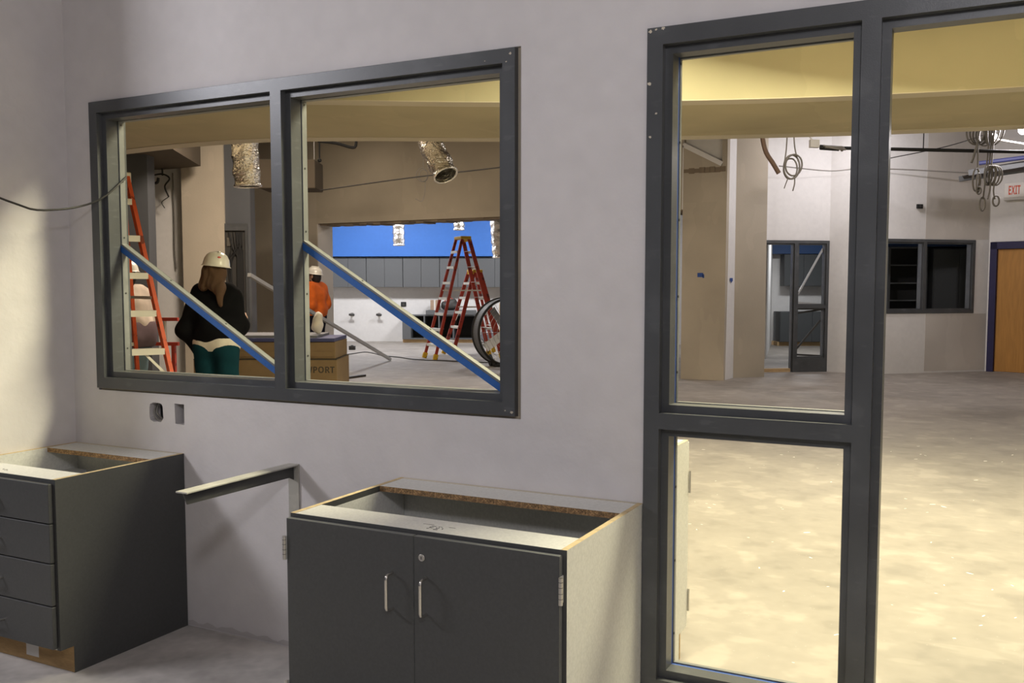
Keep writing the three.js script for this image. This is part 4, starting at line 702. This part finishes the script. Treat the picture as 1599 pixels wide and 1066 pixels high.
// brown plenum, pipes and rods beyond the soffit
{
  const t = thing('air_terminal_box', 'dark brown air box hanging beside the tan wall', 'air box', (() => { const p = KP(-3.12, 2.84, 14); return [p.x, p.y, p.z]; })(), YAW);
  mesh('box_body', rbx(-0.55, 0.27, 0, 0.42, -0.3, 0.3, 0.02), M.brown, t); mesh('hanger', [rod(V(-0.4, 0.42, 0), V(-0.4, 2.0, 0), 0.006), rod(V(0.2, 0.42, 0), V(0.2, 2.0, 0), 0.006)], M.galv, t);
  solo('sprinkler_pipe', 'short black bent pipe under the soffit', 'pipe', [tube([KP(-2.86, 3.56, 14), KP(-2.6, 3.53, 14), KP(-2.32, 3.47, 14), KP(-2.30, 3.52, 14), KP(-2.30, 3.70, 14)], 0.022, 30), rod(KP(-2.84, 3.28, 14), KP(-2.84, 4.85, 14), 0.012), new THREE.SphereGeometry(0.03, 10, 8).translate(...KP(-2.84, 3.28, 14).toArray())], M.black);
  solo('suspension_wire', 'long straight dark wire strung across the header wall', 'wire', tube([KP(-2.82, 2.838, 13.95), KP(-1.5, 2.975, 13.6), KP(-0.14, 3.08, 13.2), KP(1.2, 3.2, 12.8)], 0.009, 30), M.cable);
  solo('coiled_wire', 'small coil of wire hanging beside the tilted duct', 'wire', [rod(KP(-1.31, 4.85, 14), KP(-1.31, 3.18, 14), 0.005), tube([0, 1, 2, 3, 4, 5, 6, 7].map(i => KP(-1.33 + 0.085 * Math.sin(i * 0.785), 3.07 + 0.10 * Math.cos(i * 0.785), 14)), 0.005, 40, 6, true), tube([0, 1, 2, 3, 4, 5, 6, 7].map(i => KP(-1.31 + 0.065 * Math.sin(i * 0.785), 3.06 + 0.09 * Math.cos(i * 0.785), 14.02)), 0.005, 40, 6, true), tube([KP(-1.28, 3.0, 14), KP(-1.29, 2.80, 14), KP(-1.34, 2.68, 14), KP(-1.43, 2.72, 14)], 0.005, 20)], M.cableGrey);
  solo('hanging_cable', 'thin cable hanging down the pale recess', 'cable', tube([KP(-4.87, 3.05, 13.6), KP(-4.86, 2.4, 13.6), KP(-4.865, 1.95, 13.6), KP(-4.85, 1.68, 13.6)], 0.008, 30), M.cableGrey);
  solo('cable_bundle', 'untidy cable ends at the top of the pale recess', 'cable', [rod(KP(-4.98, 3.0, 13.5), KP(-4.98, 3.12, 13.5), 0.012), tube([KP(-5.2, 2.98, 13.5), KP(-4.98, 3.02, 13.5), KP(-4.88, 2.96, 13.5), KP(-4.95, 2.85, 13.5), KP(-4.9, 2.70, 13.5)], 0.012, 30), tube([KP(-5.25, 2.92, 13.5), KP(-5.06, 2.90, 13.5), KP(-5.04, 2.97, 13.5)], 0.02, 20), tube([KP(-4.9, 2.7, 13.5), KP(-5.0, 2.62, 13.5), KP(-4.96, 2.54, 13.5)], 0.006, 20)], M.cable);
  // wall brace: long pole from the tan wall to the floor
  solo('raking_pole', 'long grey pole slanting from the tan wall down to the floor', 'pole', [bar(KP(-3.55, 1.58, 12.7), KP(-2.35, 0.03, 18.05), 0.05, 0.05)], M.galv);
}
// ───────────────────────── kitchen ─────────────────────────
const kp = (x, y, z) => { const v = V(x, y, z).applyAxisAngle(up, KTURN); return [v.x + KW[0], v.y, v.z + KW[2]]; };
for (let i = 0; i < 6; i++) {
  const t = thing('wall_cabinet', ['leftmost', 'second', 'third', 'fourth', 'fifth', 'rightmost'][i] + ' grey wall cabinet under the blue bulkhead, counted from the left', 'cabinet', kp(-2.60 + i * 0.955, 1.425, 0), KTURN, 'kitchen wall cabinets');
  mesh('cabinet_body', bx(-0.472, 0.472, 0, 0.765, 0.001, 0.30), M.cabGrey, t);
  for (const k of [-1, 1]) mesh('door', rbx(k < 0 ? -0.470 : 0.004, k < 0 ? -0.004 : 0.470, 0.003, 0.762, 0.301, 0.320, 0.003), M.cabGrey, t);
}
{
  const t = thing('open_shelf_cabinet', 'low grey kitchen unit with black open bays behind the ladders', 'cabinet', kp(-0.19, 0, 0.001), KTURN);
  const W = 1.9; mesh('carcass', [bx(0, W, 0.09, 0.12, 0, 0.58), bx(0, W, 0.69, 0.715, 0, 0.58), ...[0, 0.16, 0.55, 0.93, 1.3, W - 0.03].map((x, i) => bx(x, x + (i === 1 ? 0.06 : 0.03), 0.12, 0.69, 0, 0.58)), bx(0, 0.2, 0.09, 0.715, 0.57, 0.585)], M.cabGrey, t);
  mesh('back_panel', bx(0.02, W - 0.02, 0.12, 0.69, 0, 0.02), M.black, t); mesh('bay_lining', [bx(0.22, 0.55, 0.12, 0.125, 0.02, 0.56), bx(0.58, W - 0.03, 0.12, 0.125, 0.02, 0.56)], M.black, t);
  mesh('toe_kick', bx(0, W, 0.002, 0.09, 0.02, 0.53), M.pine, t, 'raw timber plinth');
  const c2 = thing('counter_slab', 'grey counter block on the low kitchen unit', 'counter', kp(0.42, 0.717, 0.001), KTURN);
  mesh('slab', rbx(0, 1.25, 0.001, 0.115, 0.02, 0.6, 0.005), M.cabGrey, c2);
  const b1 = thing('small_carton', 'small pinkish carton on the grey counter block', 'carton', kp(0.52, 0.834, 0.15), KTURN); mesh('carton_body', rbx(0, 0.22, 0.001, 0.26, 0, 0.3, 0.005), mat([0.42, 0.30, 0.22], { map: T.card, roughness: 0.9 }), b1); mesh('tape', bx(0.09, 0.13, 0.0, 0.2608, 0.0, 0.3005), M.paper, b1);
  const b2 = thing('tool_bag', 'dark lumpy tool bag on the grey counter block', 'bag', kp(1.0, 0.834, 0.3), KTURN); mesh('bag_body', field(fold(smin([ell([0, 0.12, 0], [0.24, 0.13, 0.16]), ell([0.1, 0.2, 0], [0.1, 0.09, 0.1])], 0.06), 0.012, 30, 1), [-0.36, -0.06, -0.26], [0.36, 0.36, 0.26], 0.018), M.darkMetal, b2); mesh('strap', tube([V(-0.15, 0.2, 0.05), V(0, 0.33, 0.05), V(0.15, 0.22, 0.05)], 0.012), M.red, b2);
  const bg = thing('rubbish_bag', 'clear plastic rubbish bag beside the low kitchen unit', 'bag', kp(2.02, 0, 0.55), KTURN); mesh('bag_body', field(fold(smin([ell([0, 0.19, 0], [0.19, 0.2, 0.16]), ell([0.03, 0.4, 0], [0.07, 0.09, 0.07])], 0.08), 0.015, 30, 2), [-0.3, -0.03, -0.3], [0.3, 0.56, 0.3], 0.018), M.greyBoard, bg);
  const pl = thing('timber_offcut', 'upright pale timber board behind the ladders', 'board', kp(2.45, 0, 0.6), KTURN); mesh('board', rbx(-0.14, 0.14, 0.001, 1.02, 0, 0.04, 0.003), M.pine, pl); mesh('batten', rbx(-0.14, 0.14, 0.5, 0.58, 0.041, 0.06, 0.003), M.pine, pl);
}
[[-1.62, 'left'], [-0.90, 'right']].forEach(([x, w]) => { const t = thing('pipe_stub', w + ' one of two capped pipe stubs on the white kitchen wall', 'pipe', kp(x, 0.70, 0.002), KTURN, 'kitchen pipe stubs'); mesh('stub', [rod(V(0, 0, 0), V(0, 0, 0.16), 0.025), rod(V(-0.05, 0.01, 0.15), V(0.09, 0.0, 0.15), 0.028)], M.darkMetal, t); mesh('escutcheon', rod(V(0, 0, 0), V(0, 0, 0.012), 0.06, 0.05, 18), M.steel, t); });
{ const t = thing('wall_socket', 'black socket box on the white kitchen wall', 'socket', kp(-0.25, 0.98, 0.001), KTURN); mesh('box', rbx(-0.07, 0.07, -0.06, 0.06, 0, 0.02, 0.004), M.black, t); mesh('socket_face', bx(-0.03, 0.03, -0.035, 0.035, 0.02, 0.023), M.darkMetal, t); }
// drum fan
{
  const [x, z] = K(-0.10, 16.9);
  const t = thing('drum_fan', 'large black-rimmed drum fan cut off by the window jamb', 'fan', [x, 0, z], YAW + 0.42);
  const R = 0.60, c = 0.615, dpt = 0.30;
  for (const zz of [dpt / 2, -dpt / 2]) mesh('rim', new THREE.TorusGeometry(R, 0.022, 10, 64).translate(0, c, zz), M.rubber, t);
  mesh('drum', (() => { const g = new THREE.CylinderGeometry(R, R, dpt, 64, 1, true); g.rotateX(Math.PI / 2); g.translate(0, c, 0); return g; })(), M.grilleMesh, t);
  for (let i = 0; i < 7; i++) mesh('guard_ring', new THREE.TorusGeometry(0.08 + i * 0.082, 0.0028, 5, 48).translate(0, c, dpt / 2), M.steel, t);
  for (let i = 0; i < 4; i++) { const a = i * Math.PI / 2 + 0.6; const g = new THREE.BoxGeometry(0.42, 0.16, 0.008); g.rotateX(0.5); g.translate(0.29, 0, 0); g.rotateZ(a); g.translate(0, c, 0); mesh('blade', g, M.galv, t); }
  mesh('motor', rod(V(0, c, -0.13), V(0, c, 0.08), 0.085, 0.075, 24), mat([0.7, 0.45, 0.03], { roughness: 0.5 }), t, 'yellow motor');
  mesh('guard_spoke', [0, 1, 2].map(i => { const a = i * Math.PI / 3; return rod(V(R * Math.cos(a), c + R * Math.sin(a), dpt / 2), V(-R * Math.cos(a), c - R * Math.sin(a), dpt / 2), 0.004); }), M.steel, t);
  for (const k of [-1, 1]) mesh('wheel', rod(V(k * 0.30, 0.07, -0.06), V(k * 0.30 + 0.05, 0.07, -0.06), 0.068, 0.068, 24), M.rubber, t);
  mesh('stand', [bar(V(-0.32, 0.03, 0.2), V(0.32, 0.03, 0.2), 0.04, 0.04), bar(V(-0.32, 0.03, 0.2), V(-0.3, 0.20, -0.05), 0.04, 0.04), bar(V(0.32, 0.03, 0.2), V(0.3, 0.20, -0.05), 0.04, 0.04)], M.rubber, t);
}
// loose things on the hall floor
solo('floor_plank', 'thin grey plank lying on the floor right of the cartons', 'plank', bar(KP(-2.72, 0.018, 14.15), KP(-2.36, 0.018, 14.85), 0.09, 0.03), M.darkMetal);
solo('extension_cord', 'dark extension cord snaking over the kitchen floor', 'cord', tube([KP(-3.9, 0.01, 19.8), KP(-3.5, 0.01, 19.7), KP(-3.21, 0.01, 20.4), KP(-2.95, 0.01, 20.0), KP(-2.64, 0.01, 19.28), KP(-2.3, 0.01, 18.9), KP(-1.9, 0.01, 18.3), KP(-1.26, 0.01, 17.95), KP(-0.34, 0.01, 17.5), KP(0.5, 0.01, 17.6)], 0.010, 90), M.cable);
solo('floor_box', 'small grey box on the kitchen floor left of the slanting pole', 'box', turned([rbx(-0.07, 0.07, 0.001, 0.09, -0.05, 0.05, 0.01), rbx(-0.03, 0.03, 0.09, 0.105, -0.02, 0.02, 0.004)], KP(-3.64, 0, 21.3).toArray(), 0.4), M.darkMetal);

{ // plaster chips scattered over the lit hall floor
  const N = 170, sh = new THREE.Shape([[-1, -0.35], [-0.3, -0.5], [0.8, -0.3], [1, 0.2], [0.2, 0.5], [-0.7, 0.3]].map(p => new THREE.Vector2(...p)));
  const g = new THREE.ExtrudeGeometry(sh, { depth: 0.12, bevelEnabled: false }); g.rotateX(-Math.PI / 2);
  const im = new THREE.InstancedMesh(g, M.signWhite, N), m4 = new THREE.Matrix4(), q = new THREE.Quaternion();
  for (let i = 0; i < N; i++) { const k = 0.004 + 0.012 * rnd() * rnd(); q.setFromAxisAngle(up, rnd() * 6.28); m4.compose(V(-2.6 + 3.6 * rnd(), 0.0002, -0.75 - 6.2 * rnd()), q, V(k * (1 + rnd()), k * 0.5, k)); im.setMatrixAt(i, m4); }
  im.name = numbered('plaster_chips'); im.castShadow = im.receiveShadow = true; im.userData = { kind: 'stuff', label: 'white plaster chips scattered over the hall floor', category: 'plaster chips' }; scene.add(im);
}

// ───────────────────────── right view ─────────────────────────
{ // rear room cabinets behind the far doorway
  const [x, z] = K(7.15, 23.25);
  const a = thing('wall_cabinet', 'dark grey wall cabinet seen through the far doorway', 'cabinet', [x, 1.45, z], YAW);
  mesh('cabinet_body', bx(-0.52, 0.9, 0, 0.77, 0, 0.33), M.cabDark, a); for (const q of [-0.52, -0.045, 0.43]) mesh('door', rbx(q + 0.002, q + 0.468, 0.003, 0.767, 0.331, 0.35, 0.003), M.cabDark, a);
  const b = thing('base_cabinet', 'dark grey base cabinet seen through the far doorway', 'cabinet', [x, 0, z], YAW);
  mesh('cabinet_body', bx(-0.66, 0.9, 0.10, 0.83, 0, 0.56), M.cabDark, b); for (const q of [-0.66, -0.272, 0.116, 0.504]) mesh('door', rbx(q + 0.002, q + 0.385, 0.105, 0.825, 0.561, 0.58, 0.003), M.cabDark, b); mesh('plinth', bx(-0.70, 0.9, 0.002, 0.1, 0, 0.5), M.pine, b);
  const s = thing('wall_socket', 'black socket on the white wall behind the sidelight braces', 'socket', [...(() => { const p = KP(7.75, 1.15, 23.28); return [p.x, p.y, p.z]; })()], YAW); mesh('box', rbx(-0.05, 0.05, -0.08, 0.08, 0, 0.02, 0.003), M.black, s); mesh('socket_face', bx(-0.03, 0.03, -0.04, 0.04, 0.02, 0.023), M.darkMetal, s);
}
{ // dark units behind the far window
  const n = V(-Math.sin(wTurn) * -1, 0, 0); const ux = (WB[0] - WA[0]) / WL, uz = (WB[1] - WA[1]) / WL;
  const P = (x, y, z) => [WA[0] + ux * x + -uz * z, y, WA[1] + uz * x + ux * z];
  const Q = (r, d) => { const [x, z] = K(r, d); return [x, 0, z]; };
  const t = thing('bookcase', 'black open bookcase behind the far window', 'bookcase', Q(6.70, 16.75), YAW);
  mesh('side', bx(0.0, 0.04, 0, 2.13, -0.3, 0), M.cabDark, t); mesh('side', bx(0.62, 0.70, 0, 2.13, -0.3, 0), M.cabDark, t);
  for (const y of [0.02, 0.45, 0.85, 1.18, 1.49, 1.81, 2.12]) mesh('shelf', bx(0.04, 0.62, y - 0.010, y + 0.010, -0.29, -0.002), M.cabGrey, t);
  mesh('back_panel', bx(0.04, 0.62, 0, 2.13, -0.3, -0.28), M.black, t);
  const c = thing('tall_cabinet', 'tall dark grey cabinet behind the right half of the far window', 'cabinet', Q(7.50, 16.75), YAW);
  mesh('cabinet_body', bx(0, 0.92, 0, 2.10, -0.45, 0), M.cabDark, c); mesh('door', rbx(0.01, 0.455, 0.1, 2.09, 0.001, 0.02, 0.003), M.cabDark, c); mesh('door', rbx(0.46, 0.91, 0.1, 2.09, 0.001, 0.02, 0.003), M.cabDark, c);
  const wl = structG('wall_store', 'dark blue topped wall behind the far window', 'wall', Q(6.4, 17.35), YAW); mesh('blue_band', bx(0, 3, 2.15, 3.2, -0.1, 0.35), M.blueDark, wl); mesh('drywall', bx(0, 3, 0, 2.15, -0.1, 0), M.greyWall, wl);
  const th = thing('wall_sensor', 'small black sensor box high on the angled wall', 'sensor', P(wOff + 0.60, 2.73, 0.002), wTurn); mesh('box', rbx(-0.055, 0.055, -0.035, 0.035, 0, 0.03, 0.004), M.black, th); mesh('lens', rod(V(0, 0, 0.03), V(0, 0, 0.034), 0.02, 0.018, 14), M.darkMetal, th);
}
{ // exit sign
  const c = Math.cos(ETURN), s = Math.sin(ETURN), o = 0.37;
  const t = thing('exit_sign', 'white exit sign with red letters over the oak door', 'sign', [EA[0] + c * o + s * 0.002, 2.885, EA[1] - s * o + c * 0.002], ETURN);
  mesh('sign_box', rbx(-0.145, 0.2, 0.0, 0.235, 0, 0.06, 0.006), M.signWhite, t); mesh('sign_base', rbx(-0.145, 0.2, -0.045, -0.001, 0, 0.07, 0.006), M.paper, t);
  const g = text('EXIT', 0.145, 0.002); g.scale(0.44, 1, 1); g.translate(-0.085, 0.045, 0.0602); mesh('lettering', g, M.signRed, t, 'red word EXIT');
}
// blue tape flags on the column
{ const t = thing('tape_flag', 'torn blue tape on the face of the tan column', 'tape', [-3.93, 1.60, -11.298]); mesh('tape', [bx(-0.05, 0.04, -0.032, 0.032, 0, 0.002), bx(0.03, 0.055, -0.045, 0.012, 0, 0.002)], M.blueTape, t);
  const u = thing('tape_flag', 'tiny blue tape on the white side of the column', 'tape', [-3.536, 1.53, -11.60], Math.PI / 2 - 0.06); mesh('tape', [bx(-0.07, 0.07, -0.025, 0.025, 0.002, 0.004), bx(-0.02, 0.02, -0.045, 0.02, 0.002, 0.004)], M.blueTape, u); }
// pipes, cables and bundles beyond the soffit
solo('sprinkler_pipe', 'long black horizontal pipe across the right view', 'pipe', [rod(KP(4.0, 3.20, 12.2), KP(7.5, 3.05, 11.7), 0.022), rod(KP(3.96, 3.205, 12.2), KP(4.2, 3.19, 12.2), 0.034), rod(KP(5.2, 3.15, 12.0), KP(5.2, 4.85, 12.0), 0.007)], M.black);
solo('flexible_conduit', 'drooping brown flexible conduit near the tan angled wall', 'conduit', tube([KP(3.10, 4.85, 12), KP(3.12, 4.0, 12), KP(3.15, 3.4, 12), KP(3.21, 3.12, 12), KP(3.30, 2.98, 12), KP(3.38, 2.85, 12)], 0.030, 40, 10), mat([0.20, 0.13, 0.09], { roughness: 0.5, metalness: 0.5, bumpMap: T.knit, bumpScale: 0.003 }));
solo('junction_box', 'white square junction box dangling on a cable', 'junction box', [turned([rbx(-0.06, 0.06, -0.05, 0.05, -0.03, 0.03, 0.006)], KP(3.82, 3.22, 12).toArray(), 0.6), tube([KP(3.80, 3.26, 12), KP(3.74, 3.34, 12), KP(3.72, 3.5, 12), KP(3.72, 4.85, 12)], 0.010)], M.paper);
solo('cut_conduit', 'frayed cut conduit end at the black pipe', 'conduit', [tube([KP(3.94, 3.175, 11.95), KP(4.06, 3.165, 11.95), KP(4.18, 3.17, 12.0), KP(4.22, 3.16, 12.14)], 0.02, 20), tube([KP(3.92, 3.19, 11.95), KP(4.05, 3.15, 11.93), KP(4.2, 3.14, 11.95)], 0.012, 20)], M.cableGrey);
const loop = (r, y, d, a, b, ph = 0, tilt = 0) => tube([0, 1, 2, 3, 4, 5, 6, 7].map(i => KP(r + a * Math.sin(i * 0.785 + ph), y + b * Math.cos(i * 0.785 + ph), d + tilt * Math.sin(i * 0.785))), 0.011, 44, 6, true);
solo('cable_coil', 'round coil of grey cable hanging before the bright wall', 'cable', [loop(3.54, 2.93, 12, 0.10, 0.15), loop(3.53, 2.91, 12.02, 0.085, 0.13, 0.4), loop(3.56, 2.95, 11.98, 0.11, 0.13, 0.9, 0.03), tube([KP(3.47, 4.85, 12), KP(3.47, 3.2, 12), KP(3.45, 3.0, 12)], 0.009), tube([KP(3.57, 4.85, 12), KP(3.57, 3.2, 12), KP(3.62, 3.0, 12)], 0.009), tube([KP(3.5, 2.8, 12), KP(3.47, 2.72, 12), KP(3.45, 2.66, 12)], 0.007), tube([KP(3.58, 2.8, 12), KP(3.58, 2.72, 12), KP(3.56, 2.63, 12)], 0.009)], M.cableGrey);
{
  const g = [];
  for (let i = 0; i < 5; i++) g.push(loop(5.80 + 0.05 * i, 3.34 + 0.02 * hash(i, 1, 9), 11.9 + 0.03 * i, 0.13 - 0.012 * i, 0.13 + 0.02 * hash(i, 2, 9), i * 0.5, 0.04));
  for (let i = 0; i < 4; i++) g.push(loop(6.0 + 0.02 * i, 3.36, 11.95, 0.05 + 0.02 * i, 0.16, i * 0.7, 0.05));
  g.push(tube([KP(5.84, 3.25, 11.9), KP(5.80, 3.08, 11.9), KP(5.765, 2.97, 11.9)], 0.016), tube([KP(5.84, 4.85, 11.9), KP(5.84, 3.1, 11.9), KP(5.845, 2.9, 11.9)], 0.010));
  g.push(loop(5.83, 2.76, 11.9, 0.055, 0.14, 0.2, 0.03), loop(5.86, 2.72, 11.9, 0.03, 0.12, 0.5, 0.02), loop(5.87, 2.625, 11.9, 0.03, 0.045));
  for (const q of [5.99, 6.02, 6.05]) g.push(tube([KP(q, 4.85, 11.95), KP(q + 0.01, 3.3, 11.95), KP(q - 0.01, 2.9, 11.95)], 0.010));
  for (let i = 0; i < 6; i++) g.push(loop(5.99 + 0.028 * i, 2.82, 11.95 + 0.01 * i, 0.045 + 0.01 * (i % 3), 0.12, i * 0.6, 0.03));
  for (const [q, e] of [[5.97, 5.95], [6.04, 6.01], [6.09, 6.10]]) g.push(tube([KP(q, 2.74, 11.95), KP(q - 0.01, 2.62, 11.95), KP(e, 2.52, 11.95)], 0.010));
  g.push(loop(5.945, 2.46, 11.95, 0.035, 0.085), loop(6.115, 2.50, 11.95, 0.04, 0.065, 0.4));
  solo('cable_bundle', 'big tangled cable bundle hanging from the soffit at upper right', 'cable', g, M.cableGrey);
}
solo('suspension_wire', 'thin taut wire along the right-hand walls', 'wire', tube([KP(4.1, 3.27, 14.55), KP(5.05, 3.24, 14.9), KP(5.4, 3.27, 14.9), KP(5.9, 3.27, 14.9), KP(7.3, 3.20, 14.9)], 0.010, 40), M.cableGrey);
solo('suspension_wire', 'thin wire hanging down before the bright white wall', 'wire', tube([KP(5.15, 4.85, 14.2), KP(5.15, 3.0, 14.2), KP(5.13, 2.6, 14.2), KP(5.10, 2.4, 14.2), KP(5.16, 2.2, 14.2)], 0.006, 40), M.cableGrey);
solo('suspension_wire', 'thin wire slanting up to the tangled bundle', 'wire', tube([KP(4.9, 3.08, 12.3), KP(5.6, 3.22, 12.2), KP(6.2, 3.40, 12.1), KP(7.0, 3.6, 12)], 0.006, 30), M.cable);
{ // cable tray with blue pipes at the far right
  const t = thing('cable_tray', 'grey cable tray with blue pipe at the far right', 'cable tray');
  mesh('tray_rail', [bar(KP(6.55, 3.05, 13.6), KP(8.4, 3.30, 12.6), 0.03, 0.08), bar(KP(6.7, 3.03, 14.2), KP(8.8, 3.28, 13.0), 0.03, 0.08)], M.cabGrey, t); mesh('rung', [0.15, 0.4, 0.65, 0.9].map(k => rod(KP(6.55 + 1.85 * k, 3.05 + 0.25 * k, 13.6 - k), KP(6.7 + 2.1 * k, 3.03 + 0.25 * k, 14.2 - 1.2 * k), 0.015)), M.darkMetal, t); mesh('tray_deck', bar(KP(6.62, 3.02, 13.9), KP(8.6, 3.27, 12.8), 0.45, 0.01), M.darkMetal, t);
  mesh('blue_pipe', rod(KP(6.6, 3.16, 13.4), KP(8.4, 3.32, 12.5), 0.03), M.navyBoard, t); mesh('hanger', [rod(KP(7.3, 3.2, 13.1), KP(7.3, 4.85, 13.1), 0.008)], M.galv, t);
  solo('conduit_run', 'white conduit running to the glaring bulb', 'conduit', [rod(KP(6.1, 3.31, 12.15), KP(7.2, 3.10, 12.0), 0.014)], M.signWhite);
}
scene.traverse(o => { if (o.isMesh) { o.castShadow = true; o.receiveShadow = true; } });
renderer.render(scene, camera);
